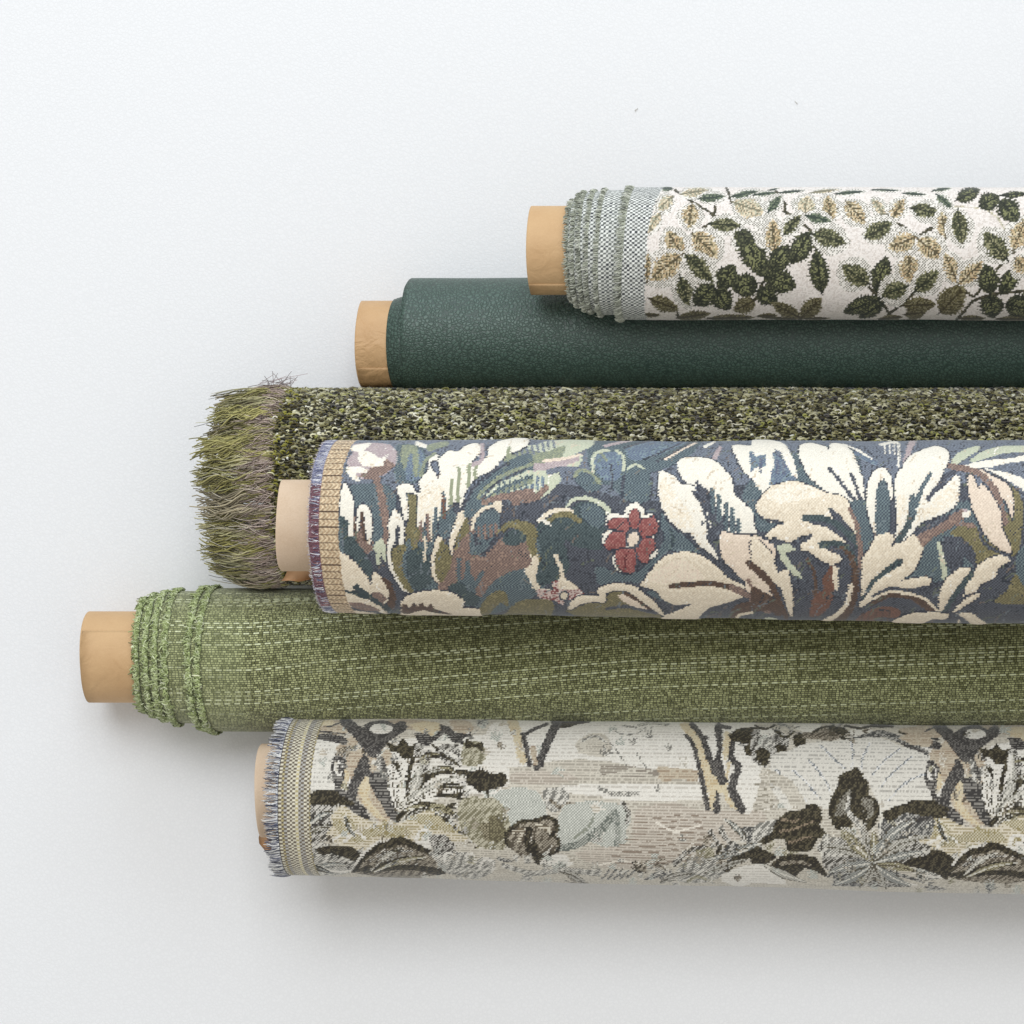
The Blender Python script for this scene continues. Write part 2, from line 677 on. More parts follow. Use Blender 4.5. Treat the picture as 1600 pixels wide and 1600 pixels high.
# ================================================================ blue leaf tapestry roll
R_blue = Roll(822, 831, 133, 143.5, 350, XL=490, seed=3, wob=1.5)
blue = thing('fabric_roll', 'large tapestry roll with cream leaves and one red flower on slate blue', 'fabric roll',
             ((1000-800)*S, -(826-800)*S, 0), 'rolls of fabric lying on the white surface')
xb = R_blue.xw(482)
e_blue = lambda th: xb+12*(1-np.cos(np.clip(th, -2, 2)))+1.2*snoise(th*3.0, 11)
wb = Weave(R_blue, e_blue, 1625, 2300)

NAVY, SLATE = (66, 69, 78), (100, 106, 118)
TEAL, DTEAL, LTEAL = (88, 108, 112), (60, 74, 78), (120, 140, 150)
CREAM, WHITE, PINKC = (236, 222, 196), (240, 232, 214), (234, 214, 190)  # one pale leaf yarn, its fall of light from top to bottom painted in
TAUPE, BROWN, RUST = (138, 112, 98), (104, 80, 64), (128, 88, 70)
OLIVE, SAGE, LSAGE = (126, 118, 76), (150, 156, 122), (190, 196, 166)
MAUVE, RED = (172, 152, 154), (144, 76, 74)
navy = dots(NAVY, (96, 101, 112), 0.45)
slate = dots(SLATE, (126, 136, 152), 0.45)
teal = dots((112, 130, 132), (66, 78, 92), 0.5)
dteal = dots(DTEAL, (88, 104, 106), 0.45)
lteal = dots(LTEAL, (92, 104, 136), 0.4)
cream = dots(CREAM, (222, 204, 174), 0.4, 0.05)
white = dots(WHITE, (236, 230, 214), 0.4, 0.04)
pinkc = dots(PINKC, (224, 202, 178), 0.4, 0.05)
taupe = dots((156, 128, 112), (112, 92, 88), 0.45)
brown = dots(BROWN, (84, 66, 58), 0.4)
rust = dots(RUST, (112, 76, 62), 0.4)
olive = dots((140, 130, 86), (104, 98, 66), 0.45)
sage = dots(SAGE, (124, 134, 120), 0.4)
blend1 = speck(WHITE, CREAM, .55, .04)  # dithered overlays that paint soft shading onto the pale leaves
blend2 = speck(CREAM, PINKC, .5, .04)
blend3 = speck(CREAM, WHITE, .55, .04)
lsage = dots(LSAGE, (206, 208, 180), 0.4, 0.06)
mauve = dots(MAUVE, (196, 180, 178), 0.4)
red = dots(RED, (176, 112, 104), 0.35)

# ground: paler slate blue painting in the window-lit top, navy and teal clouds below
wb.put(np.arange(wb.xf.size), navy)
m = (wb.yf < 770+14*np.sin(wb.xf*0.02)) & (wb.rnd.ravel() < 0.85)
wb.put(np.nonzero(m)[0], slate)
g = np.sin(wb.xf*0.013+1.0)*np.sin(wb.yf*0.021+wb.xf*0.006)
wb.put(np.nonzero(g > 0.35)[0], teal)

P, L, O = wb.P, wb.L, wb.O
wb.outline = (60, 64, 76)
wb.zone(800, 670, 0.25)      # ---- middle part
P(lsage, 0,150, 150,100, 250,75, 500,70, 500,110, 400,160, 440,170, 420,230, 300,270, 300,330, 200,430, 100,460, 0,450, h=.3)
P(sage, -40,160, 80,130, 200,150, 330,110, 300,200, 180,260, 60,270, -40,300)
for k in range(8): L(slate, 12,12, 40+32*k,190-10*k, 20+34*k,120-6*k)
for k in range(6): L(lteal, 16,16, 20+34*k,310, 24+34*k,405-6*k)
L(mauve, 45,35, 130,245, 250,235, 400,190)
L(pinkc, 18,10, 200,205, 330,190, 430,165)
L(taupe, 46,30, 20,450, 100,440, 160,425, 215,370)
P(white, -30,80, 70,90, 60,120, 0,160, -60,180, h=.6)
L(slate, 30,30, 230,275, 330,250, 430,260)
P(lteal, 720,120, 900,66, 1120,66, 950,150, 800,200, 730,190)
L(mauve, 15,10, 580,108, 680,85, 780,66)
L(pinkc, 16,8, 960,190, 1060,130, 1150,90)
L(navy, 9,7, 820,196, 950,140, 1080,78)
L(navy, 9,7, 700,120, 820,85, 900,68)
L(navy, 9,7, 900,210, 1010,150, 1120,88)
P(teal, 390,280, 430,260, 500,290, 500,180, 540,140, 620,135, 700,140, 700,260, 760,220, 830,250, 870,310, 870,430, 800,470, 700,440, 620,360, 560,350, 560,380, 480,400, 400,340, h=.3)
P(lteal, 520,170, 600,150, 680,160, 690,280, 640,330, 560,320, 520,250)
L(sage, 18,16, 395,300, 410,268, 450,260, 490,275, 520,310, 552,345)
L(lsage, 18,16, 510,270, 503,200, 530,150, 600,135)
L(sage, 16,10, 560,160, 590,200)
L(lsage, 18,14, 655,140, 698,180, 697,262)
L(lsage, 16,10, 722,252, 770,225, 825,252)
L(navy, 12,10, 618,230, 625,310, 620,400)
L(navy, 12,10, 700,290, 690,400, 710,500)
L(navy, 14,10, 870,310, 880,380, 860,450)
P(dteal, 170,590, 260,560, 340,530, 420,460, 520,460, 580,520, 600,560, 570,600, 600,640, 560,700, 560,760, 400,740, 330,700, 360,860, 300,940, 170,980, 150,870, 180,760, 150,650)
P(teal, 930,520, 1000,620, 1100,690, 1180,790, 1000,760, 930,800, 860,880, 800,960, 700,960, 600,980, 530,960, 530,860, 650,900, 760,900, 840,850, 920,760, 950,680, 930,600)
P(teal, 420,480, 520,470, 575,530, 560,620, 480,600, 430,540)
L(lsage, 14,30, 338,488, 380,448, 460,436, 540,462, 590,500, 610,540, h=.6)
L(cream, 22,26, 170,575, 220,532, 300,508, 372,522, h=.5)
L(olive, 26,30, 232,585, 270,545, 350,535, 420,580)
P(white, 165,570, 210,570, 250,605, 240,612, 200,590)
L(dteal, 14,10, 990,640, 1010,700, 985,760)
# olive and cream ribbons
P(olive, -60,600, 0,590, 60,585, 120,590, 160,650, 150,720, 160,780, 182,800, 165,835, 110,800, 60,680, 0,620, -60,640, h=.3)
P(cream, 55,650, 80,690, 88,750, 130,800, 160,790, 165,850, 150,940, 180,990, 240,1005, 200,1022, 140,1000, 100,930, 70,850, 65,780, 50,700, h=.7)
P(taupe, -60,720, 0,705, 60,700, 75,770, 40,820, 0,832, -60,850)
P(cream, 258,785, 285,790, 312,860, 342,940, 400,980, 435,1012, 380,1025, 300,1005, 250,985, 290,950, 300,900, 280,840, h=.6)
P(speck(RED, (214,190,180), .55), 150,1010, 200,1000, 260,1010, 250,960, 290,950, 300,1000, 420,1000, 445,1030, 400,1060, 330,1075, 320,1100, 260,1075, 180,1060)
O(navy, 325,1045, 34,34); O(cream, 325,1045, 22,24)
# leaf pair
P(white, 1035,240, 1050,195, 1120,182, 1230,190, 1300,230, 1370,310, 1390,410, 1450,465, 1500,520, 1520,620, 1530,672, 1450,658, 1360,655, 1320,620, 1300,560, 1230,480, 1190,420, 1150,360, 1100,352, 1080,345, 1045,290, h=1)
P(white, 915,400, 915,290, 940,265, 1010,300, 1060,350, 1130,360, 1160,420, 1200,500, 1240,560, 1240,620, 1250,660, 1220,650, 1215,690, 1250,740, 1300,790, 1312,835, 1240,780, 1160,720, 1120,660, 1060,640, 980,570, 940,500, 920,430, h=1)
P(blend1, 925,340, 945,300, 1000,380, 1090,500, 1150,600, 1060,630, 980,560, 940,480, h=.7)
P(navy, 1145,325, 1200,370, 1240,400, 1270,480, 1330,560, 1400,600, 1425,645, 1330,620, 1300,680, 1290,760, 1340,850, 1465,975, 1440,975, 1320,865, 1270,765, 1235,700, 1240,600, 1200,470, h=0)
L(navy, 16,12, 1082,350, 1050,310, 1035,270)
for x_, y0, y1 in ((1252,390,520),(1292,430,570),(1336,478,625),(1376,510,645),(1412,570,640)): L(teal, 24,26, x_,y0, x_+4,y1, h=.2)
L(navy, 14,18, 1132,395, 1180,470, 1215,560, 1235,650)
O(navy, 1188,592, 9,14)
# top right leaf
P(white, 1375,110, 1420,105, 1500,115, 1560,170, 1640,200, 1640,390, 1560,360, 1480,300, 1430,240, 1390,160, h=.8)
for x_, y0, y1 in ((1495,160,235),(1537,180,320),(1580,200,350)): L(lteal, 20,20, x_,y0, x_+4,y1)
P(white, 1515,80, 1640,72, 1640,150, 1560,130)
L(white, 16,10, 1205,112, 1262,85)
L(mauve, 30,20, 1270,180, 1300,120)
# big lower cream leaf
P(cream, 802,975, 850,915, 880,870, 940,810, 1020,775, 1110,772, 1200,800, 1280,860, 1350,930, 1440,975, 1540,1050, 1600,1110, 1550,1100, 1460,1050, 1380,1075, 1300,1100, 1240,1112, 1190,1150, 1150,1200, 1000,1215, 890,1215, 950,1150, 1040,1130, 1120,1090, 1020,1100, 940,1060, 900,1010, 830,990, h=1)
P(blend2, 860,930, 950,850, 1060,800, 1130,850, 1200,930, 1050,950, 900,960, h=.7)
L(brown, 26,30, 990,982, 1100,970, 1250,965, 1380,990, h=.5)
L(taupe, 30,60, 1370,985, 1480,1040, 1600,1120, h=.4)
P(navy, 790,1000, 900,1060, 1000,1100, 1120,1090, 1040,1130, 950,1155, 870,1080, h=0)
L(navy, 16,20, 1150,1205, 1240,1125, 1380,1085, 1470,1066)
# leaf entering from the right
P(pinkc, 1300,690, 1320,640, 1400,665, 1520,665, 1640,740, 1640,900, 1580,880, 1540,830, 1480,830, 1500,860, 1560,930, 1640,990, 1600,1010, 1530,970, 1490,930, 1470,950, 1500,1000, 1580,1060, 1600,1095, 1540,1060, 1460,1000, 1460,960, 1380,880, 1320,820, 1300,750, h=1)
L(brown, 20,36, 1470,830, 1530,890, 1610,960, h=.3)
L(taupe, 30,46, 1480,950, 1540,1010, 1620,1085, h=.3)
# red flower
P(white, 588,560, 620,530, 700,540, 715,490, 770,463, 822,500, 832,540, 880,532, 918,580, 922,640, 880,680, 902,740, 908,790, 850,830, 820,842, 782,822, 782,880, 740,907, 680,897, 640,862, 628,800, 660,760, 600,762, 562,700, 580,650, 630,630, 590,600, h=.8)
P(red, 608,580, 640,560, 712,560, 735,600, 720,650, 660,632, 600,618, h=1); P(red, 728,560, 760,505, 790,520, 800,600, 765,650, h=1)
P(red, 795,600, 815,565, 850,560, 885,548, 912,600, 905,650, 860,672, 820,685, 800,650, h=1)
P(red, 590,700, 625,650, 700,645, 722,690, 705,735, 660,748, 600,755, 578,730, h=1)
P(red, 790,700, 850,680, 885,690, 893,750, 872,775, 846,835, 812,832, 782,800, 765,745, h=1)
P(red, 650,770, 700,750, 755,755, 782,820, 768,890, 742,903, 700,893, 660,862, h=1)
L(dots((96,44,50),(120,56,58)), 10,8, 705,880, 712,800, 730,760); L(navy, 12,10, 765,900, 782,830, 776,770)
O(navy, 757,690, 50,62); O(pinkc, 757,692, 32,44, 20)
# bottom of the middle part
P(olive, -20,1130, 40,1080, 120,1065, 230,1070, 262,1100, 250,1160, 200,1190, -20,1200)
P(olive, 340,1135, 420,1100, 480,1080, 560,1080, 590,1030, 640,1010, 740,1020, 800,1060, 860,1120, 930,1160, 920,1200, 800,1205, 600,1200, 450,1190, 380,1160)
P(cream, 348,1122, 380,1070, 440,1040, 540,1042, 530,1010, 560,985, 620,968, 700,968, 780,990, 830,1030, 900,1090, 950,1155, 930,1160, 860,1110, 790,1060, 720,1015, 640,1010, 590,1030, 585,1082, 500,1080, 420,1100, 370,1128, h=.8)
P(pinkc, 660,1040, 720,1038, 800,1085, 885,1152, 800,1132, 700,1080, h=.6)
L(brown, 16,16, 690,1020, 780,1065, 860,1125)
L(navy, 14,20, 590,1125, 720,1112, 900,1150)
P(brown, 1340,1215, 1380,1120, 1450,1085, 1560,1090, 1600,1130, 1440,1160, 1400,1215)
L(cream, 14,12, 1395,1205, 1420,1165, 1500,1150)

wb.zone(420, 670, 0.25)      # ---- left part
P(teal, 800,100, 960,110, 985,250, 940,330, 800,340, 790,200)
P(lteal, 850,150, 960,140, 960,300, 860,320)
P(mauve, 520,100, 640,88, 760,100, 800,150, 790,230, 720,290, 620,312, 540,300, 490,240, 500,180, 530,150)
P(taupe, 640,250, 720,190, 790,230, 730,280, 640,312, 560,300)
P(white, 525,110, 640,92, 590,150, 620,140, 700,190, 745,160, 705,235, 650,240, 600,240, 560,200, 560,150, 520,140, h=.7)
P(white, 488,240, 560,240, 620,262, 600,282, 540,280, 572,332, 530,322, 490,285, h=.5)
P(sage, 850,100, 920,108, 938,170, 932,295, 905,292, 900,190, 888,150, 870,190, 852,262, 828,200, 830,120)
P(teal, 590,350, 660,350, 672,470, 620,470, 580,420)
L(taupe, 36,50, 668,300, 700,400, 720,520, 742,640, 738,750)
P(white, 480,340, 522,420, 532,520, 528,640, 524,690, 500,684, 495,570, 470,585, 445,520, 450,420, 465,350, h=.9)
P(taupe, 530,560, 575,540, 640,600, 652,720, 640,765, 600,790, 540,720)
P(white, 552,560, 556,492, 600,472, 642,540, 648,650, 630,725, 605,640, 596,540, 575,530, 562,640, 545,640, h=.9)
L(brown, 16,14, 583,530, 590,620, 600,700); L(brown, 14,14, 540,590, 545,700)
P(dteal, 445,540, 500,590, 500,660, 540,690, 600,780, 650,860, 642,965, 600,930, 560,860, 480,790, 450,640)
P(lsage, 652,742, 700,688, 728,740, 740,835, 715,820, 702,765, 692,855, 670,835, 672,780, h=.5)
P(cream, 420,780, 500,800, 560,860, 620,930, 642,970, 655,895, 710,930, 752,1020, 745,1060, 720,1110, 640,1080, 560,1010, 420,1000, h=1)
P(brown, 705,930, 760,960, 795,1060, 775,1140, 735,1112, 752,1030)
P(cream, 420,1000, 560,1030, 640,1060, 745,1145, 700,1145, 600,1105, 500,1112, 470,1092, 430,1060, h=.8)
L(DTEAL, 36,26, 548,985, 620,1040, 700,1088, 762,1145); L(DTEAL, 10,16, 440,1006, 520,1020, 600,1050)
P(taupe, 500,1080, 600,1085, 700,1130, 620,1140, 540,1122)
P(taupe, 640,1020, 700,1020, 740,1060, 700,1075)
P(cream, 470,1130, 700,1152, 830,1165, 1000,1170, 1000,1200, 900,1205, 480,1180, h=.6)
P(olive, 860,420, 918,420, 930,480, 932,620, 962,620, 962,720, 930,770, 912,835, 880,720, 838,720, 840,640, 865,600, 870,500)
P(white, 805,365, 860,348, 900,360, 922,400, 950,400, 938,340, 962,300, 1000,262, 1000,200, 1040,168, 1062,166, 1050,200, 1012,212, 1012,240, 1042,280, 1050,325, 1062,310, 1072,280, 1058,200, 1090,170, 1130,138, 1180,150, 1230,110, 1300,93, 1332,120, 1312,170, 1270,205, 1290,228, 1340,200, 1372,170, 1370,130, 1420,90, 1500,70, 1620,66, 1620,105, 1560,142, 1500,165, 1450,200, 1400,262, 1340,290, 1290,312, 1260,350, 1230,400, 1202,495, 1185,450, 1150,475, 1120,505, 1078,560, 1050,602, 1020,670, 1000,560, 980,560, 960,625, 930,610, 930,480, 922,412, 862,410, 866,470, 872,560, 850,578, 830,500, 815,420, h=1)
P(blend1, 940,420, 1060,360, 1120,420, 1080,540, 1020,640, 990,560, 950,600, h=.7)
for x_, y0, y1 in ((1186,255,455),(1250,232,362),(1292,235,305),(1142,328,475),(1500,130,180)): L(SAGE, 18,20, x_+4,y0, x_-4,y1)
P(teal, 855,710, 885,690, 905,835, 940,690, 965,660, 985,540, 1006,560, 1006,640, 1026,600, 1035,495, 1057,510, 1052,640, 1075,500, 1085,405, 1107,410, 1102,560, 1130,480, 1152,480, 1162,560, 1140,640, 1090,700, 1050,720, 1030,800, 1030,900, 1062,970, 1050,1012, 980,1025, 900,1022, 850,930, 826,830)
P(dteal, 860,800, 940,740, 1000,800, 1020,960, 940,1010, 880,960)
L(taupe, 18,14, 952,590, 956,700); L(taupe, 18,14, 993,540, 996,640, 1000,700); L(rust, 16,14, 1090,430, 1094,560)
L(cream, 16,10, 975,680, 976,760, 972,835); L(cream, 14,8, 1018,590, 1014,700)
P(white, 748,600, 780,505, 832,560, 848,640, 842,725, 815,722, 822,620, 805,600, 790,640, 785,722, 762,760, 772,850, 802,920, 852,990, 885,1024, 840,1012, 790,940, 750,860, 738,760, 755,680, h=.9)
P(olive, 770,762, 835,722, 862,740, 830,830, 852,930, 905,1012, 880,1030, 830,970, 782,880)
P(cream, 1060,668, 1084,690, 1078,740, 1050,780, 1036,830, 1042,900, 1075,965, 1040,952, 1018,880, 1018,790, 1045,700, h=.8)
P(taupe, 1250,615, 1290,640, 1270,780, 1340,780, 1400,700, 1450,680, 1480,740, 1600,700, 1640,850, 1500,900, 1400,960, 1330,1050, 1300,1045, 1290,950, 1250,900, 1180,980, 1130,1000, 1060,1014, 1062,960, 1090,850, 1130,790, 1200,700)
P(olive, 1082,700, 1145,780, 1130,880, 1080,962, 1042,900, 1040,820)
P(cream, 1188,525, 1238,518, 1232,570, 1202,620, 1172,680, 1152,740, 1146,795, 1128,740, 1134,680, 1160,600, h=.8)
P(olive, 1237,545, 1252,640, 1200,700, 1162,770, 1172,680, 1212,610)
for a_ in ((1190,820,1186,900,1200,985),(1240,830,1246,930),(1335,900,1300,960,1240,1030),(1272,660,1270,775),(1355,690,1340,790),(1320,640,1322,700),(1400,640,1395,700)): L(teal, 20,28, *a_)
P(dteal, 1120,985, 1200,960, 1260,1020, 1320,1050, 1290,1110, 1220,1090, 1160,1040)
P(teal, 1285,610, 1320,540, 1400,500, 1440,540, 1445,640, 1400,660, 1330,680, 1290,655)
L(cream, 14,26, 1272,630, 1285,560, 1335,500, h=.8); L(cream, 30,50, 1335,500, 1390,468, 1430,478, h=.8); L(cream, 30,20, 1430,478, 1442,520, h=.8)
for k in range(4): L(taupe, 14,14, 1312+36*k,620-8*k, 1318+36*k,690-6*k)
# feathered leaf of the upper right
P(teal, 1225,490, 1250,430, 1330,330, 1420,250, 1500,200, 1640,160, 1640,330, 1480,400, 1400,470, 1330,500, 1260,560, 1220,540)
L(navy, 16,12, 1225,470, 1300,350, 1400,270, 1500,215); L(sage, 16,20, 1300,440, 1360,370, 1450,300, 1640,225)
L(lsage, 18,26, 1350,420, 1450,350, 1640,275); L(navy, 10,10, 1330,440, 1440,330, 1620,250)
L(sage, 20,30, 1400,430, 1500,380, 1640,330); L(taupe, 26,44, 1345,460, 1450,430, 1640,400)
for k in range(6): L(teal, 10,12, 1440+34*k,345-10*k, 1436+34*k,412-8*k)
L(olive, 24,44, 1440,660, 1490,605, 1560,595, 1640,620); P(dteal, 1460,700, 1500,640, 1580,640, 1610,700, 1520,735)
L(navy, 20,26, 1340,790, 1400,720, 1450,660)
L(white, 24,20, 930,92, 985,112); L(sage, 40,26, 1010,118, 1060,104, 1110,92); L(sage, 22,14, 950,290, 975,205, 1040,158)
L(mauve, 20,26, 1335,100, 1330,200, 1280,230)
P(cream, 826,1145, 828,1080, 870,1040, 930,1020, 1030,1008, 1120,1014, 1180,1040, 1225,1080, 1212,1110, 1300,1120, 1362,1142, 1310,1172, 1150,1180, 1000,1175, 870,1165, 818,1152, h=1)
P(brown, 830,1092, 858,1090, 880,1112, 905,1075, 930,1100, 958,1078, 985,1108, 1015,1086, 1040,1115, 1150,1150, 1050,1142, 960,1125, 880,1145, 832,1142)
P(olive, 1318,1115, 1380,1040, 1440,1010, 1494,1040, 1494,1112, 1450,1090, 1400,1135, 1350,1180)
P(olive, 1440,1185, 1530,1120, 1620,1085, 1620,1195)

wb.zone(1180, 670, 0.2625)   # ---- right part
P(lteal, -20,150, 100,140, 200,220, 240,300, 160,350, 100,350, 60,310, -20,290)
P(white, -20,76, 100,74, 180,98, 232,200, 252,292, 220,280, 180,200, 150,140, 100,125, 112,200, 90,300, 62,385, 20,360, -20,290, 0,240, 60,230, 60,160, 0,170, h=.7)
for x_ in (30,130,165): L(slate, 10,10, x_,190, x_+6,270)
L(white, 10,12, 68,190, 74,310)
P(white, 268,100, 340,90, 420,112, 440,140, 448,92, 530,98, 582,150, 612,220, 642,320, 652,420, 640,455, 600,440, 560,395, 560,400, 585,480, 566,545, 540,500, 480,440, 430,385, 370,335, 320,290, 290,230, 262,170, h=1)
L(navy, 16,22, 440,238, 500,312, 560,390, 625,470, h=0); L(navy, 16,18, 568,275, 600,345, 628,430, h=0)
L(white, 8,12, 525,96, 620,132, 712,200); L(white, 12,10, 745,95, 850,85, 852,225); L(lteal, 20,20, 600,150, 680,190, 720,205)
for x_ in (770,800,826): L(white, 6,6, x_,90, x_+4,150)
L(mauve, 34,26, 935,80, 915,130, 890,215)
P(teal, 560,440, 660,440, 700,620, 690,700, 640,760, 610,640, 590,540)
P(cream, 5,450, 60,380, 110,340, 210,316, 310,333, 420,385, 500,400, 540,420, 572,480, 592,560, 602,640, 560,580, 500,535, 440,500, 480,560, 400,525, 300,540, 340,570, 420,590, 500,640, 548,682, 500,680, 430,670, 385,690, 430,722, 522,770, 490,800, 440,803, 370,772, 320,732, 270,728, 262,700, 330,640, 270,640, 200,682, 120,660, 60,640, 100,600, 150,562, 80,555, 20,505, h=1)
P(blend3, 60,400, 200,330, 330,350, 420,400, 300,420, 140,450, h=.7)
L(dteal, 30,38, 292,535, 400,535, 480,565, 560,630, 610,690, h=0); L(navy, 22,16, 445,488, 500,530, 560,600, h=0)
L(dteal, 34,30, 395,692, 480,682, 550,715, 600,790, h=0)
L(navy, 16,14, 40,535, 160,562, h=0); L(navy, 20,22, 110,655, 190,690, 262,682, 328,638, h=0); L(navy, 20,14, 262,680, 262,730, h=0)
L(taupe, 20,30, 560,478, 600,560, 625,700, 628,820, h=.3)
L(brown, 18,60, 518,708, 570,765, 595,850, 592,960, 560,1060, 480,1160, h=.2)
L(brown, 14,22, 312,775, 350,860, 362,960, 350,1070)
P(rust, 440,830, 475,815, 480,900, 465,1000, 440,1060, 380,1112, 320,1115, 350,1000, 402,960, 400,900)
P(cream, 458,822, 492,835, 492,955, 472,945, h=.5)
P(cream, 635,1010, 636,780, 690,700, 718,640, 790,618, 824,650, 812,702, 900,640, 960,638, 1002,690, 982,770, 940,850, 868,902, 940,888, 1030,883, 1052,910, 1010,950, 900,962, 800,942, 740,970, 680,1030, 618,1065, 630,1020, h=1)
L(dteal, 12,36, 640,1010, 700,915, 780,845, 862,790, h=0); L(navy, 14,16, 700,992, 800,948, 920,958, 1020,940, h=0)
P(white, 678,300, 720,250, 762,233, 802,280, 824,400, 800,425, 790,335, 762,300, 730,340, 716,430, 716,610, 700,605, 668,500, 663,400, h=.8)
P(teal, 715,430, 740,330, 765,300, 795,360, 802,420, 802,600, 742,635, 716,600)
P(white, 833,300, 870,240, 920,168, 1000,128, 1080,106, 1142,130, 1158,180, 1122,260, 1092,330, 1050,390, 1110,362, 1180,288, 1212,290, 1214,400, 1182,470, 1120,512, 1000,552, 960,600, 900,652, 838,675, 845,560, 835,430, h=1)
P(blend1, 845,420, 900,400, 890,540, 850,640, 842,540, h=.7)
P(blend1, 1010,480, 1180,320, 1200,400, 1170,460, 1090,505, 990,540, 940,590, h=.7)
L(dteal, 30,44, 850,665, 905,590, 935,500, h=0); L(teal, 44,30, 935,500, 935,450, 940,410, h=0); L(teal, 26,16, 960,450, 1000,340, 1048,268, h=0)
L(navy, 22,28, 1028,425, 1075,362, 1130,290, 1190,258, h=0)
P(navy, 950,600, 1050,540, 1150,515, 1230,470, 1180,520, 1050,605, 960,645, h=0)
P(lsage, 1168,215, 1190,160, 1260,120, 1332,103, 1330,130, 1270,170, 1185,222, h=.5)
P(lsage, 1280,192, 1350,140, 1450,108, 1620,103, 1620,138, 1480,150, 1380,180, 1300,202, h=.5)
P(white, 1245,222, 1400,188, 1530,178, 1620,155, 1620,190, 1500,210, 1400,230, 1350,236, 1420,250, 1520,270, 1620,315, 1620,380, 1540,330, 1450,282, 1330,242, h=.6)
L(slate, 14,14, 1420,240, 1520,225, 1620,240); L(navy, 12,16, 1350,245, 1450,290, 1560,370, 1620,410)
P(olive, 1530,345, 1590,430, 1590,600, 1568,720, 1522,775, 1500,660, 1475,600, 1478,480, 1540,545)
P(pinkc, 1340,245, 1420,290, 1500,330, 1532,400, 1534,545, 1502,470, 1460,390, 1400,330, h=.8)
L(taupe, 30,34, 1160,228, 1250,240, 1335,270, 1410,340, 1450,430, 1490,560, h=.2)
P(pinkc, 1262,285, 1290,278, 1330,360, 1345,330, 1380,360, 1430,430, 1460,500, 1472,600, 1510,680, 1524,742, 1470,722, 1400,672, 1350,600, 1310,520, 1282,440, 1270,370, h=1)
P(olive, 1160,620, 1280,555, 1330,600, 1380,670, 1440,710, 1515,762, 1400,795, 1330,840, 1312,760, 1260,680)
P(navy, 1150,640, 1230,650, 1300,720, 1325,830, 1280,800, 1240,760, 1230,830, 1170,860, 1120,760, 1100,680, h=0)
P(taupe, 968,640, 1040,600, 1100,570, 1180,510, 1242,478, 1255,520, 1200,560, 1150,602, 1060,652, 1000,705, h=.4)
L(taupe, 26,22, 1180,560, 1300,580)
O(white, 1255,507, 26,24); O(mauve, 1250,490, 18,10)
L(lsage, 14,32, 1090,678, 1115,780, 1130,885, h=.6)
P(cream, 1092,1085, 1100,960, 1150,880, 1220,828, 1284,828, 1272,862, 1200,950, 1150,1030, 1110,1090, h=1)
P(cream, 1238,995, 1270,900, 1330,810, 1400,768, 1490,748, 1526,780, 1440,832, 1432,882, 1350,922, 1320,962, 1260,985, h=1)
L(dteal, 24,32, 1130,1080, 1190,985, 1285,868, h=0)
P(cream, 1178,1085, 1240,1020, 1320,978, 1334,996, 1250,1052, 1190,1090, h=.8)
P(teal, 1560,740, 1620,700, 1620,930, 1580,920, 1552,850)
P(olive, 1425,1035, 1500,960, 1550,865, 1600,950, 1620,1045)
L(navy, 16,16, 1335,600, 1360,680, 1440,730, 1525,770, h=0)
L(brown, 20,40, 690,1045, 800,990, 930,1000, 1060,1082, h=.2)
L(cream, 12,14, 700,1012, 800,970, 920,982, 1010,1012, 1085,1085, h=.5)
P(rust, 600,1135, 680,1080, 780,1058, 865,1080, 850,1125, 740,1122, 700,1155, 610,1165)
for k in range(5): L(brown, 8,8, 640+40*k,1100-6*k, 630+40*k,1160)
P(cream, 775,1172, 860,1120, 950,1092, 1080,1088, 1155,1104, 1130,1132, 1060,1130, 1000,1152, 900,1178, h=.8)
P(cream, 1198,1098, 1280,1093, 1340,1130, 1395,1172, 1300,1165, 1240,1122, h=.7)
O(cream, 1212,1150, 8,14)
P(cream, -20,640, 60,700, 110,760, 132,855, 190,838, 217,930, 228,1040, 216,1125, 190,1060, 160,960, 120,920, 60,850, -20,815, h=1)
L(brown, 40,24, -20,815, 80,900, 130,1000, 185,1120, h=.2)
P(pinkc, -20,865, 60,920, 105,995, 50,975, -20,925, h=.6)
P(brown, -20,935, 100,1000, 165,1095, 130,1115, 60,1060, -20,1045)
P(lsage, 132,700, 200,688, 245,722, 180,742, 232,820, 284,896, 210,852, 158,780, h=.6)
L(cream, 24,18, 572,935, 545,1040, 480,1110, 390,1150, 290,1168, h=.6)
P(lsage, 35,1135, 90,1122, 155,1142, 80,1150)

rv = np.random.default_rng(5)
lum = wb.C@np.array([.25, .6, .15])
pale = lum > .50
keepC = wb.C.copy()
wb.zone(0, 0, 1)
for k in range(520):
    x, y = rv.uniform(530, 1600), rv.uniform(690, 975)
    a_, l_ = rv.normal(-1.2 if x < 900 else (-.6 if x < 1250 else -2.2), .5), rv.uniform(8, 26)
    wb.L((214, 196, 168) if rv.random() < .7 else (246, 240, 226), 1.0, .6, x, y, x+l_*.5*math.cos(a_), y+l_*.5*math.sin(a_), x+l_*math.cos(a_+.25), y+l_*math.sin(a_+.25))
wb.C[~pale] = keepC[~pale]
dk = (lum < .16)
k2 = wb.C.copy()
for k in range(700):
    x, y = rv.uniform(530, 1600), rv.uniform(690, 975)
    a_, l_ = rv.normal(-1.35 if x < 900 else -.9, .45), rv.uniform(8, 24)
    wb.L([(112, 122, 130), (52, 58, 68), (104, 112, 96), (118, 106, 98)][rv.integers(4)], 1.6, .6, x, y, x+l_*.5*math.cos(a_), y+l_*.5*math.sin(a_), x+l_*math.cos(a_+.25), y+l_*math.sin(a_+.25))
wb.C[~dk] = k2[~dk]
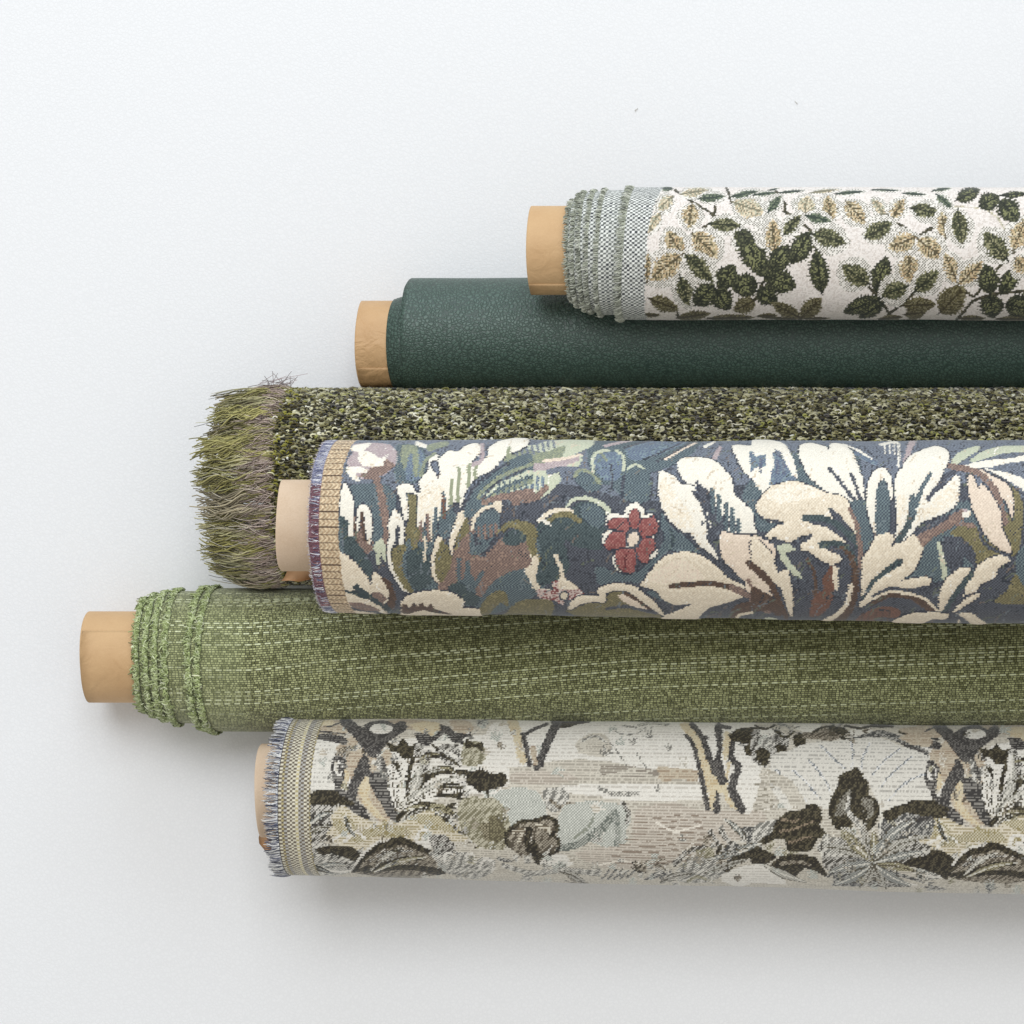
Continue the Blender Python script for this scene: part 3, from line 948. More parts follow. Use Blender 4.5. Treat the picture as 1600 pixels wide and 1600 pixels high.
# woven selvage: tan herringbone ridges between dark lines
dx = wb.X-e_blue(np.where(wb.TH > np.pi, wb.TH-2*np.pi, wb.TH))
rid = wb.V/11.5
fr = rid-np.floor(rid)
band = (dx < 43+2*(wb.rowr-.5))
hb = (np.floor((dx+np.abs(fr-.5)*11)/3.2).astype(int) % 2 == 0)
tan = np.where(hb[..., None], lin((216, 192, 152)), lin((180, 150, 112)))*(0.75+0.5*wb.rnd[..., None])
tan = np.where((fr < 0.13)[..., None], lin((84, 62, 48)), tan)
wb.C[band] = tan[band]
wb.H[band] = (0.35*np.sin(fr*np.pi)+0.1)[band]
rim = dx < 15
upper = (wb.TH < -0.52) | (wb.TH > 1.15)
rimc = np.where(upper[..., None], lin((120, 122, 150)), lin((112, 74, 84)))*(0.6+0.9*wb.rnd[..., None])
wb.C[rim] = rimc[rim]
wb.build('tapestry_cloth', blue, M_yarn, relief=0.9, puff=2.6)


def rimcol(th, c):
    lo = (th > -0.5) & (th < 1.15)
    n = len(th)
    alt = np.where((rng.random(n) < 0.55)[:, None], pick([(128, 86, 96), (96, 60, 74), (170, 130, 132)], [3, 2, 1], n), c)
    return np.where(lo[:, None], alt, c)


frayed(R_blue, lambda t: e_blue(t)+14, blue, 'fringe', [(232, 232, 236), (104, 108, 136), (168, 170, 186), (66, 68, 92)], [4, 3, 3, 1], 560, 11, 0.9, out=.9, spread=.22, curl=.08, jl=.15, colf=rimcol)
frayed(R_blue, e_blue, blue, 'edge_thread', [(216, 210, 214), (170, 160, 176)], [2, 1], 420, 3.2, 0.5, out=.6, spread=.9, curl=.3)

Rc = Roll(821, 821, 71.5, 71.5, 345, seed=9, wob=0.25)
core(Rc, 430, blue, M_card)
# torn paper flap below the tube
def flap(parent, pts, mat, name='paper_flap', label=None):
    """pts rows of (X,Y,z) laid out from the tube outwards"""
    a = np.array(pts, float)
    x, y = unproj(a[..., 0], a[..., 1], a[..., 2])
    V = W(x, y, a[..., 2]).reshape(-1, 3)
    V2 = V-np.array([0, 0, 1.2*S])
    n, m_ = a.shape[:2]
    F = [grid_faces(n, m_), grid_faces(n, m_, off=n*m_)[:, ::-1]]
    e = [0*m_+np.arange(m_), (n-1)*m_+np.arange(m_), np.arange(n)*m_, np.arange(n)*m_+m_-1]
    for i in e:
        F.append(np.stack([i[:-1], i[1:], i[1:]+n*m_, i[:-1]+n*m_], -1))
    return mesh_obj(name, np.concatenate([V, V2]), np.concatenate(F), mat, parent, smooth=False, label=label)
flap(blue, [[(449, 884, 318), (460, 884, 318), (472, 884, 318), (486, 884, 318)], [(448, 894, 300), (460, 894, 302), (472, 894, 300), (486, 894, 300)],
            [(445, 901, 292), (458, 901, 296), (471, 900, 294), (486, 901, 294)], [(439, 908, 288), (452, 907, 295), (468, 909, 297), (486, 905, 296)]],
     kraft_mat('torn_paper', c4((214, 174, 134)), c4((188, 142, 102)), 0.6, 0.3, 0.2))

# ================================================================ cream landscape tapestry roll
R_cream = Roll(1245, 1265, 122.5, 132, 137, XL=490, seed=21, wob=1.5)
cr = thing('fabric_roll', 'cream and grey landscape tapestry roll lying lowest, frayed navy thread along its edge', 'fabric roll',
           ((1000-800)*S, -(1250-800)*S, 0), 'rolls of fabric lying on the white surface')
xc = R_cream.xw(430)
e_cream = lambda th: xc+6*(1-np.cos(np.clip(th, -2, 2)))+0.8*snoise(th*3.0, 31)-2*np.sin(np.clip(th,-1.57,1.57))
wc = Weave(R_cream, e_cream, 1625, 2300, st=2.3, step=1.15, rag=1.25)
OFF, BONE, WT = (214, 207, 190), (200, 190, 172), (234, 230, 219)
INK, DKB, GREYB = (74, 74, 76), (74, 66, 52), (116, 106, 90)
TAN, PALEY, GOLD = (204, 190, 164), (218, 204, 168), (156, 142, 92)
SG, SGL = (146, 150, 134), (190, 194, 184)
off = lines(OFF, (176, 168, 152), 2, .06, .35)
wht = lines(WT, (208, 202, 190), 3, .04, .35)
wht2 = lines((226, 222, 210), (184, 180, 170), 3, .04, .45)
ink = dots((68, 65, 63), (126, 122, 116), .3)
inkl = lines((66, 63, 61), (142, 138, 130), 2, .12, .3)
dkb = hatch((54, 49, 38), (96, 88, 64), .32)
dark = hatch((52, 47, 37), (92, 84, 62), .3)
tanl = lines(TAN, (170, 148, 122), 2, .06, .3)
paley = lines(PALEY, (200, 176, 130), 2, .05, .5)
gold = dots(GOLD, (212, 204, 176), .45)
dotd = hatch((82, 78, 70), (204, 200, 190), .5)
dotg = hatch((132, 130, 122), (220, 216, 204), .5)
dotb = hatch((96, 86, 70), (172, 162, 142), .5)
doto = hatch((132, 126, 96), (196, 190, 164), .5)
dots_s = dots((160, 166, 154), (218, 218, 208), .5)
slatd = hatch((84, 84, 82), (180, 177, 168), .42)
beige = lines((212, 202, 186), (176, 164, 148), 2, .06, .2)
orn = lines((224, 214, 190), (176, 162, 122), 2, .06, .3)
wc.put(np.arange(wc.xf.size), off)
P, L, O = wc.P, wc.L, wc.O


def blade(style, edge_, mid, w, x0, y0, xm, ym, x1, y1):
    qx, qy = (x0+2*xm+x1)/4, (y0+2*ym+y1)/4
    for st_, e_ in ((edge_, 9), (style, 0)):
        e_ = min(e_, 6)
        L(st_, w*.25+e_, w+e_, x0,y0, (x0+qx)/2+(xm-(x0+x1)/2)*.18,(y0+qy)/2+(ym-(y0+y1)/2)*.18, qx,qy)
        L(st_, w+e_, 3+e_*.4, qx,qy, (x1+qx)/2+(xm-(x0+x1)/2)*.18,(y1+qy)/2+(ym-(y0+y1)/2)*.18, x1,y1)
    L(mid, 6, 3, x0,y0, qx,qy, x1,y1)
DK1 = (92, 84, 66)
BL = dots((150, 148, 136), (208, 204, 192), .5)
BG = dots((112, 116, 112), (176, 176, 168), .5)
BO = dots((128, 120, 84), (176, 168, 134), .5)
LT = (226, 222, 208)

def left_scene():
    P(wht, 410,300, 440,220, 600,200, 900,280, 1000,220, 1300,200, 1640,220, 1640,560, 1400,560, 1100,620, 950,640, 700,560, 420,540)
    P(tanl, 440,130, 520,105, 640,105, 660,170, 560,205, 450,195); L(ink, 10,8, 470,120, 540,140, 620,110)
    P(paley, 470,110, 560,100, 560,130, 490,135)
    P(tanl, 900,105, 1040,95, 1230,120, 1230,175, 1160,205, 1100,170, 1000,150)
    P(tanl, 580,270, 720,185, 800,290, 920,290, 925,430, 900,520, 925,620, 965,700, 860,740, 760,650, 700,560, 660,440, 600,330)
    L(ink, 50,90, 630,105, 720,180, 815,285)
    L(ink, 60,70, 990,140, 880,215, 820,285)
    P(ink, 740,150, 800,110, 900,105, 965,150, 900,215, 800,240, 750,200)
    O(wht, 862,155, 72,32)
    P(inkl, 445,188, 560,190, 650,212, 645,255, 560,240, 470,222); L(inkl, 10,10, 480,170, 640,190)
    P(wht2, 430,222, 500,230, 572,270, 584,320, 562,400, 552,500, 562,545, 415,545, 405,400, h=.5)
    O(inkl, 602,425, 52,108, -8); O(wht, 596,400, 28,50); O(inkl, 606,405, 14,34); P(paley, 640,400, 662,450, 640,520, 615,530, 630,460)
    P(inkl, 570,520, 640,545, 700,600, 760,650, 808,742, 740,712, 640,640, 590,590)
    P(inkl, 828,320, 870,328, 902,420, 905,540, 945,640, 985,750, 905,705, 850,610, 800,525, 780,440, 840,420)
    P(ink, 690,430, 762,305, 802,420, 780,470, 720,530, 700,620, 650,545)
    L(dotg, 24,30, 845,330, 850,400, 880,450)
    P(paley, 722,530, 770,448, 792,520, 782,570, 802,620, 860,690, 905,735, 822,702, 762,642, 740,600)
    P(dark, 395,585, 450,545, 560,538, 640,588, 700,632, 560,640, 395,632, h=.4)
    P(dotd, 395,640, 560,640, 600,620, 550,700, 560,800, 520,860, 395,870); L(ink, 24,16, 400,700, 480,720, 540,690); L(ink, 14,10, 400,760, 520,760)
    P(orn, 555,700, 620,640, 700,690, 820,740, 1000,742, 1030,700, 1150,650, 1250,700, 1400,820, 1380,860, 1250,850, 1200,820, 1160,800, 1080,870, 1050,880, 900,852, 800,905, 740,945, 600,880, 520,830, 560,760)
    P(gold, 1028,702, 1140,690, 1250,702, 1370,800, 1200,790, 1110,750); P(gold, 558,730, 640,740, 650,790, 600,800)
    P(gold, 700,800, 860,770, 1000,760, 1060,820, 960,840, 820,830, 720,870, 660,840); O(gold, 884,760, 22,34); L(gold, 20,14, 620,690, 700,760, 690,820)
    L(wht, 18,14, 640,860, 700,800, 760,840); L(wht, 14,12, 560,850, 650,800)
    P(wht, 1065,875, 1098,790, 1160,785, 1194,840, 1182,905, 1140,918, h=.6); L(gold, 16,14, 1105,850, 1120,810, 1150,810)
    L(dkb, 26,40, 965,722, 1030,655, 1130,622, 1220,655, 1275,720); L(dotd, 26,20, 1220,655, 1290,720, 1330,780)
    P(dotg, 400,870, 600,890, 700,920, 760,900, 690,1040, 560,1075, 400,1070)
    P(dark, 455,905, 560,884, 660,886, 738,938, 722,992, 640,962, 560,942, 480,942, h=.4)
    L(dotd, 30,20, 560,950, 640,1000, 690,1040); L(wht, 10,12, 500,1030, 600,1050, 660,1045)
    P(dotb, 688,1048, 760,960, 830,890, 900,876, 990,848, 1085,888, 1165,925, 1225,1012, 1258,1052, 1100,1088, 900,1085, 720,1060)
    L(dark, 16,46, 688,1048, 760,965, 840,895, 920,880); L(dark, 46,30, 920,880, 990,856, 1090,895, 1165,930)
    L(dark, 20,26, 720,1040, 900,1000, 1000,970, 1110,965); L(dark, 18,40, 760,1050, 1000,1022, 1150,1035, 1250,1060); L(dotd, 16,10, 800,980, 900,930, 1060,920)
    L(wht, 14,14, 700,1005, 760,930, 830,872, 930,850); P(dotg, 1160,930, 1230,940, 1330,1060, 1260,1052, 1220,1000)
    L(wht, 44,30, 925,400, 940,500, 950,620)
    P(dkb, 895,240, 960,258, 1000,215, 1042,262, 1075,250, 1062,332, 1000,345, 958,300, 918,295)
    L(dkb, 24,30, 958,375, 1000,460, 985,560, 958,650); L(wht, 16,16, 985,400, 1030,470, 1020,540); L(dkb, 20,24, 1062,330, 1040,420, 1025,520)
    L(dotd, 50,36, 1100,270, 1140,350, 1110,460, 1030,560); L(wht, 18,14, 1085,300, 1095,380, 1060,460)
    L(dkb, 16,26, 975,650, 1080,520, 1220,430, 1400,425); L(wht, 14,18, 985,660, 1100,550, 1250,465, 1390,470)
    L(dotd, 24,24, 1000,640, 1120,560, 1260,500, 1380,500); L(wht, 16,18, 1010,650, 1140,585, 1280,560, 1400,600); L(dkb, 14,22, 1210,572, 1300,575, 1400,600)
    P(dkb, 1060,520, 1130,440, 1170,450, 1100,540)
    for a_ in ((wht, dkb, DK1, 46, 962,655, 925,520, 935,360), (wht, dkb, LT, 42, 970,650, 1010,520, 985,370), (BL, dkb, LT, 54, 980,645, 1130,520, 1100,270), (wht, dkb, DK1, 34, 1000,640, 1150,540, 1390,520),
               (BL, dkb, LT, 34, 985,650, 1150,490, 1400,445), (BO, dkb, LT, 34, 1010,665, 1140,620, 1250,700), (BL, dkb, DK1, 30, 1110,450, 1190,400, 1300,400)):
        blade(*a_)
    for a_ in ((BG, dkb, LT, 30, 410,760, 480,690, 560,680), (BL, dkb, DK1, 34, 410,820, 480,760, 560,770), (BG, DK1, LT, 28, 430,1040, 540,990, 640,1010), (BL, DK1, LT, 26, 1250,1040, 1330,960, 1420,960), (BO, DK1, LT, 40, 1370,800, 1420,700, 1500,640),
               (BL, DK1, DK1, 40, 1400,820, 1500,760, 1600,700), (BG, DK1, LT, 36, 1420,860, 1520,850, 1620,880), (BL, dkb, LT, 30, 800,1040, 900,930, 1010,900), (BO, dkb, LT, 30, 820,1050, 980,970, 1140,960)):
        blade(*a_)
    for a_ in ((dkb, LT, BO, 40, 1120,330, 1210,300, 1290,340), (dkb, LT, BO, 30, 1330,430, 1290,390, 1230,400), (dkb, LT, BL, 34, 1390,520, 1300,500, 1200,520), (dkb, LT, BO, 30, 1500,300, 1440,330, 1400,380),
               (BO, dkb, dkb, 46, 1330,700, 1240,640, 1140,640), (dkb, LT, BL, 30, 1000,730, 1080,650, 1180,660), (dkb, LT, BO, 34, 1180,900, 1260,870, 1340,890), (dkb, LT, BO, 30, 1350,1000, 1280,960, 1220,950),
               (dkb, LT, BG, 30, 560,1060, 470,1030, 410,1000), (dkb, LT, BG, 26, 700,830, 640,760, 640,690), (dkb, LT, BG, 24, 1560,700, 1500,650, 1440,640), (dkb, LT, BO, 28, 1460,900, 1530,860, 1600,880)):
        blade(*a_)
    P(inkl, 1075,180, 1200,188, 1262,146, 1330,196, 1400,245, 1330,255, 1262,196, 1200,255, 1110,252)
    P(ink, 1180,120, 1280,140, 1330,180, 1410,150, 1420,200, 1330,215, 1240,165)
    P(paley, 1040,132, 1130,110, 1222,122, 1222,172, 1180,205, 1150,180, 1095,172); P(tanl, 1290,104, 1400,105, 1440,150, 1400,185, 1320,165)
    P(wht, 1125,285, 1200,232, 1262,186, 1302,240, 1365,252, 1302,305, 1200,305, h=.5)
    P(dotd, 1225,262, 1342,258, 1355,360, 1282,384, 1228,342); L(wht, 22,20, 1270,300, 1330,330); P(doto, 1380,240, 1482,240, 1524,330, 1450,392, 1368,370)
    P(dkb, 1400,210, 1440,250, 1500,240, 1500,300, 1450,270, 1390,280)
    P(doto, 1345,620, 1430,578, 1520,588, 1640,610, 1640,900, 1480,892, 1400,822, 1345,740)
    P(dark, 1540,255, 1570,235, 1600,262, 1625,290, 1612,330, 1650,350, 1600,400, 1548,372, 1562,300)
    P(dark, 1388,430, 1430,420, 1500,408, 1560,440, 1625,430, 1650,470, 1625,520, 1540,530, 1532,585, 1500,540, 1480,562, 1440,520, 1390,492)
    L(dkb, 10,12, 1180,255, 1260,330, 1360,390)
    P(dots((100, 92, 66), (170, 160, 128), .4), 1480,760, 1560,740, 1640,760, 1640,880, 1520,860)
    P(dotg, 1245,930, 1400,928, 1450,980, 1500,958, 1575,978, 1562,1050, 1450,1095, 1300,1055, 1230,1000)
    P(dotd, 1170,830, 1260,820, 1330,900, 1260,960, 1190,920)
    L(wht, 14,10, 1390,950, 1430,940, 1450,985, 1400,1000); L(wht, 14,10, 1480,1020, 1510,970, 1560,985, 1560,1040); L(wht, 14,10, 1260,985, 1270,935, 1320,940)
    P(off, 1160,1085, 1300,1062, 1450,1098, 1640,1080, 1640,1130, 1160,1125)


wc.zone(380, 1100, .25); left_scene()
wc.zone(780, 1100, .25)
P(wht, -40,120, 600,100, 1300,100, 1300,480, 1000,420, 500,340, -40,400)
P(dots_s, -20,560, 120,520, 250,558, 302,700, 250,722, 120,742, 60,782, -20,700); P(doto, -60,600, 0,610, 50,680, 70,800, 20,880, -60,900)
P(dots((100, 92, 66), (150, 142, 104), .3), -60,700, 0,720, 46,790, 10,860, -60,850)
P(beige, 60,470, 120,420, 400,420, 480,470, 300,505, 120,500)
L(dkb, 16,20, 340,112, 440,122, 560,106)
P(dkb, 330,100, 560,98, 480,132, 400,152, 340,135)
L(paley, 60,46, 85,115, 118,220, 148,350); L(ink, 28,24, 150,190, 168,260, 190,385); L(ink, 50,38, 360,120, 312,220, 272,320, 235,395); L(ink, 20,16, 160,195, 210,160, 300,125)
L(ink, 20,30, 270,390, 262,340); L(tanl, 30,20, 210,280, 225,370)
L(dotg, 8,8, 718,160, 770,190, 850,186, 890,165, 850,145, 780,138); L(dotg, 16,16, 870,130, 960,120, 1060,130)
P(off, 480,240, 560,188, 660,188, 702,260, 660,335, 500,305); L(dotg, 12,10, 520,230, 600,200, 670,240); L(dotg, 8,8, 700,250, 760,330, 800,400); L(dotg, 8,8, 860,310, 920,400)
P(tanl, 985,445, 1000,385, 1100,400, 1240,420, 1232,480, 1100,470, 1030,492)
for k in range(4): L((150,140,126), 5,5, 640,385+20*k, 850,395+19*k, 1000,425+8*k)
P(wht, 380,512, 700,500, 1280,505, 1282,592, 900,602, 700,590, 400,552); L(dotg, 20,30, 620,520, 700,560, 860,560)
P(dotg, 270,540, 400,520, 440,590, 430,640, 340,680, 290,640); L(dotb, 20,14, 320,600, 380,650, 430,620)
P(dots_s, 365,765, 400,640, 560,608, 700,618, 790,640, 826,720, 795,800, 802,862, 700,905, 560,862, 440,885, 375,860)
L(dots((110,116,108),(190,192,180),.35), 34,50, 370,900, 480,885, 620,800, 720,690); L(dots((120,126,118),(190,192,180),.4), 30,30, 735,700, 745,800, 740,880)
L(SG, 12,10, 470,840, 560,770, 600,690); L(dotd, 24,20, 770,620, 808,680, 800,740)
P(dotb, 48,822, 130,742, 230,738, 300,712, 352,740, 364,800, 372,870, 340,932, 270,965, 250,982, 210,932, 150,962, 58,882, h=.5)
for a_ in ((60,890,44,820,100,762,150,735,240,730), (240,730,300,708,355,735,362,790,320,815), (320,815,372,850,372,910,320,940)): L(dark, 20,20, *a_)
L(dark, 40,26, 190,790, 175,860, 190,920); L(dark, 24,60, 215,860, 225,920, 250,970); L(lines((220,212,190),(120,106,84),2), 20,20, 240,760, 310,780, 320,800); L(lines((220,212,190),(120,106,84),2), 20,16, 90,800, 150,790, 130,860)
P(beige, 470,935, 640,900, 830,870, 840,700, 900,640, 1100,620, 1280,672, 1640,670, 1640,800, 1400,880, 1300,900, 1100,985, 1000,1030, 640,1020)
for k in range(9):
    y = 700+36*k
    L((150,132,114), 4,4, 850-20*k,y, 1000-10*k,y+14, 1150,y-6, 1290,y+10)
L((236,228,212), 10,8, 980,740, 1100,800, 1260,760); L((236,228,212), 8,8, 620,1010, 760,985, 980,1010)
P(wht, 1290,130, 1600,120, 1640,420, 1560,700, 1480,560, 1380,480, 1330,300)
P(paley, 1128,132, 1195,122, 1262,220, 1312,330, 1352,450, 1402,485, 1420,400, 1400,300, 1408,180, 1442,180, 1452,250, 1442,400, 1432,480, 1422,540, 1494,652, 1438,644, 1388,545, 1330,665, 1308,560, 1268,440, 1218,260, h=.3)
L(ink, 22,30, 1170,200, 1215,262, 1250,400, 1278,520, 1305,655); L(ink, 30,36, 1205,130, 1270,210, 1312,330, 1350,430)
L(ink, 40,54, 1372,140, 1370,250, 1360,340, 1392,475); L(ink, 28,50, 1462,235, 1450,330, 1494,400, 1452,520, 1515,660); L(ink, 20,44, 1362,555, 1360,665); L(ink, 20,20, 1390,140, 1440,150)
P(wht, 1310,160, 1340,150, 1362,260, 1345,350, 1320,280)
P(ink, 1240,200, 1300,195, 1302,225, 1262,225)
P(dkb, 1438,190, 1500,152, 1620,150, 1640,230, 1540,245, 1450,225); P(dkb, 1525,285, 1580,235, 1640,250, 1640,320, 1560,325)
L(dotd, 34,20, 1100,1000, 1180,925, 1280,895); L(dotd, 24,34, 1320,800, 1370,880, 1430,960); L(dotd, 30,26, 1390,800, 1450,880); P(slatd, 1510,780, 1620,780, 1640,920, 1560,885)
P(slatd, 1400,900, 1500,880, 1540,940, 1440,1000); L(dark, 36,44, 1425,1035, 1500,965, 1620,925)
P(dotg, 1140,1005, 1250,930, 1360,975, 1405,1060, 1300,1115, 1150,1115, 1090,1070); P(doto, 1230,920, 1330,900, 1340,960, 1250,960); L(doto, 16,14, 1180,1110, 1240,1080, 1330,1110)
for k in range(5): L(slatd, 12,8, 640+40*k,1100-4*k, 690+40*k,1040); L(slatd, 12,8, 920+44*k,1095-4*k, 990+40*k,1050+6*(k%2))
P(wht, 275,962, 340,945, 400,938, 462,1000, 380,1025, 260,1005); L(dotg, 26,30, 30,1010, 200,1060, 400,1040, 620,1060); L(slatd, 22,14, 0,970, 80,985)
P(wht, 1390,1070, 1500,1020, 1600,1010, 1640,1100, 1500,1140, 1400,1110)

wc.zone(380+927, 1100+8, .25)
# the landscape repeats along the cloth
keep = wc.xs.copy()
order_all = wc.order.copy()
m = wc.xs > 1432
wc.order, wc.xs = order_all[m], keep[m]
left_scene()
wc.order, wc.xs = order_all, keep

wc.zone(1180, 1100, .2625)
P(dotd, -20,165, 80,140, 202,200, 172,300, 100,312, 60,375, -20,330); P(dotg, 20,210, 100,200, 130,260, 60,300)
P(dkb, 0,280, 50,260, 90,300, 60,372, 20,350); P(dkb, 120,250, 170,250, 190,300, 140,310); P(dkb, 230,185, 290,180, 305,250, 265,270, 225,232)
P(dotb, 295,145, 450,148, 545,168, 460,222, 380,214, 285,204); P(dkb, 420,130, 520,140, 560,170, 500,180)
P(wht, 20,165, 70,140, 125,170, 70,205); P(wht, 228,125, 392,122, 342,165, 280,165); P(wht, 560,160, 640,130, 700,160, 620,215, 560,200)
for a_ in ((0,130,60,150,120,125), (120,160,180,200,230,165), (340,170,400,140,470,130), (540,130,620,145,700,130,760,140), (860,165,900,180,960,150), (740,130,820,135)): L(dkb, 12,10, *a_)
L(slatd, 30,40, 600,215, 740,175, 860,212, 1010,300); L(ink, 10,14, 620,215, 740,195); L(ink, 14,12, 880,240, 1000,285)
P(tanl, 860,200, 960,165, 1045,200, 1045,250, 940,245); P(tanl, 860,150, 1000,130, 1010,165, 900,175)
P(wht2, 95,310, 200,280, 320,232, 480,222, 600,205, 740,200, 850,245, 1000,295, 1024,340, 1005,460, 1055,570, 940,580, 800,622, 740,622, 700,520, 600,380, 540,420, 480,520, 440,622, 360,602, 300,602, 200,642, 95,500, h=.6)
for a_ in ((390,250,460,320,530,385), (570,215,580,290,575,370), (680,240,640,320,630,380), (860,270,780,330,700,420), (930,320,830,400,740,500), (230,400,300,460,380,560), (120,390,220,480,300,580), (1000,420,880,480,790,580), (320,340,400,430,450,520)): L(dots((120,126,130),(230,230,228),.45), 10,7, *a_)
L(off, 60,80, 60,420, 180,480, 260,600); 
for k in range(5): L((150,142,124), 5,4, 0,480+40*k, 110,460+36*k)
P(dotd, 370,850, 480,798, 640,802, 702,900, 760,850, 900,815, 1045,845, 1010,920, 850,965, 770,1000, 905,1085, 1085,1085, 1100,1110, 470,1110, 515,1000, 420,985, 392,900)
P(slatd, 480,980, 640,880, 700,900, 720,1000, 640,1090, 480,1100)
P(dotg, -10,740, 60,700, 140,700, 60,830, -10,850)
P(dkb, 118,705, 200,640, 270,632, 310,598, 375,602, 402,680, 382,722, 445,795, 378,802, 330,875, 200,878, 178,812, 130,802, 60,835, 34,812, 110,752, h=.4)
for a_ in ((150,760,250,740,350,700), (160,690,230,700,260,690), (200,830,290,800,340,790)): L(dots((150,132,106),(90,76,60),.4), 14,8, *a_)
P(dark, 98,955, 160,905, 260,895, 352,908, 395,960, 435,1035, 370,1000, 300,980, 240,1025, 180,1025, 158,985, 110,982, h=.4); L(dotb, 18,14, 160,950, 260,940, 330,960)
P(dark, -20,840, 60,872, 130,912, 60,955, -20,950); P(wht, -20,960, 80,960, 160,1030, 180,1080, -20,1080)
P(dotg, 400,790, 440,780, 600,860, 640,900, 560,900, 430,900)
P(dkb, 565,395, 600,378, 642,420, 672,480, 684,545, 732,580, 742,650, 702,735, 660,755, 640,700, 600,685, 560,760, 480,745, 436,660, 448,560, 488,500, 498,430, h=.5)
P(dots((150,146,132),(84,76,62),.4), 500,580, 572,510, 545,640, 520,665, 470,660); P(dots((150,146,132),(84,76,62),.4), 640,560, 702,580, 705,650, 665,690, 640,640)
L(dotg, 20,30, 560,560, 550,640, 640,760, 690,930); L(dark, 16,14, 600,600, 660,640, 650,720)
P(doto, 510,760, 570,740, 630,800, 650,870, 590,850, 520,800); L(dotg, 14,10, 540,740, 620,800, 690,900)
P(slatd, 745,700, 900,640, 1065,680, 1035,800, 900,805, 740,905, 735,800)
P(dkb, 756,650, 860,602, 960,572, 1062,592, 1150,660, 1065,685, 900,652, 800,702, h=.4); L(ink, 14,26, 740,880, 800,760, 920,700, 1040,680); L(ink, 12,16, 740,860, 860,740, 960,700); L(wht, 8,6, 730,900, 780,780, 870,700); L(wht, 8,8, 740,910, 840,830, 1000,800)
L(ink, 26,14, 700,930, 740,880, 780,860)
P(dark, 885,955, 950,915, 1060,905, 1172,965, 1140,1045, 1080,1010, 1000,985, h=.3)
for a_ in ((700,950,640,1010,560,1060), (700,950,760,1020,860,1080), (690,950,560,960,430,1030), (700,960,800,1000,1000,1060)): L(slatd, 26,12, *a_)
L(wht, 8,5, 700,960, 620,1000, 500,1060); L(wht, 8,5, 720,970, 820,1040, 960,1080); L(wht, 8,5, 660,760, 690,850, 700,930)
L(off, 40,40, -20,1090, 300,1100, 600,1110, 1000,1115)
for a_ in ((BG, DK1, LT, 54, 700,950, 560,960, 425,1010), (BL, DK1, DK1, 50, 700,940, 560,850, 400,850), (BO, DK1, LT, 56, 690,930, 580,840, 520,740), (BL, DK1, DK1, 44, 695,930, 650,800, 655,700),
           (BO, DK1, LT, 40, 700,930, 720,820, 700,740), (BG, DK1, LT, 58, 710,930, 780,760, 960,690), (BL, DK1, DK1, 54, 710,940, 860,810, 1040,790), (BG, DK1, LT, 44, 710,950, 860,900, 1020,880),
           (BO, DK1, DK1, 44, 710,960, 860,960, 960,1000), (BG, DK1, LT, 52, 700,960, 600,1040, 480,1075), (BL, DK1, DK1, 46, 705,960, 680,1040, 620,1095), (BG, DK1, LT, 50, 710,960, 800,1040, 930,1085), (BL, DK1, DK1, 40, 705,965, 740,1040, 780,1100)):
    blade(*a_)
for a_ in ((BL, DK1, LT, 40, 60,960, 160,1020, 300,1060), (BG, DK1, LT, 36, 40,830, -60,860, -160,900), (BG, DK1, LT, 36, -40,870, -160,900, -290,930), (BL, DK1, DK1, 36, -50,930, -170,960, -300,1010), (BG, DK1, LT, 30, -60,800, -110,730, -180,690),
           (BL, DK1, DK1, 34, -560,1060, -480,1020, -380,1010), (BL, DK1, DK1, 34, -1000,1080, -1080,1010, -1160,1000)):
    blade(*a_)
L(LT, 10,8, 440,790, 380,840, 400,900); L(LT, 10,6, 740,560, 750,680, 742,800)

# fine foliage scattered through the landscape: small fronds of three to six leaflets
rf = np.random.default_rng(77)
before = wc.C.copy()
pale = (before@np.array([.25, .6, .15])) > .30
def frond(x, y, a, ln, style, w):
    nn = rf.integers(3, 6)
    for k in range(nn):
        b = a+(k-(nn-1)/2)*0.42+rf.normal(0, .08)
        l = ln*(1-0.12*abs(k-(nn-1)/2))
        wc.L(style, w, w*.5, x, y, x+l*.55*math.cos(b), y+l*.55*math.sin(b), x+l*math.cos(b+.22), y+l*math.sin(b+.22))
wc.zone(0, 0, 1)
for k in range(420):
    x, y = rf.uniform(500, 1630), rf.uniform(1125, 1400)
    if (1205 < x < 1450 and y < 1260) or (800 < x < 1180 and y < 1310 and k % 4):
        continue
    low = (y-1130)/260
    zone_light = 800 < x < 1060
    pal = [dotg, dots_s, lines((196, 188, 170), (228, 224, 212), 2), dotb, doto, slatd] if rf.random() < .35+.3*low and not zone_light else [dotg, dots_s, lines((190, 180, 160), (226, 220, 206), 2)]
    frond(x, y, rf.uniform(-2.8, -.3), rf.uniform(8, 20), pal[rf.integers(len(pal))], rf.uniform(1.6, 3.4))
for x, y in ((560,1180),(650,1190),(700,1250),(620,1330),(740,1300),(760,1215),(1100,1330),(1130,1350),(1190,1150),(1230,1145),(1290,1140),(1020,1355),(900,1380),(1340,1150),(1560,1180),(1600,1260),(1500,1140)):
    for k in range(3):
        frond(x+rf.normal(0,14), y+rf.normal(0,9), rf.uniform(-3, 0), rf.uniform(12, 24), (dkb, slatd, dotd, dotb)[rf.integers(4)], rf.uniform(2, 3.6))

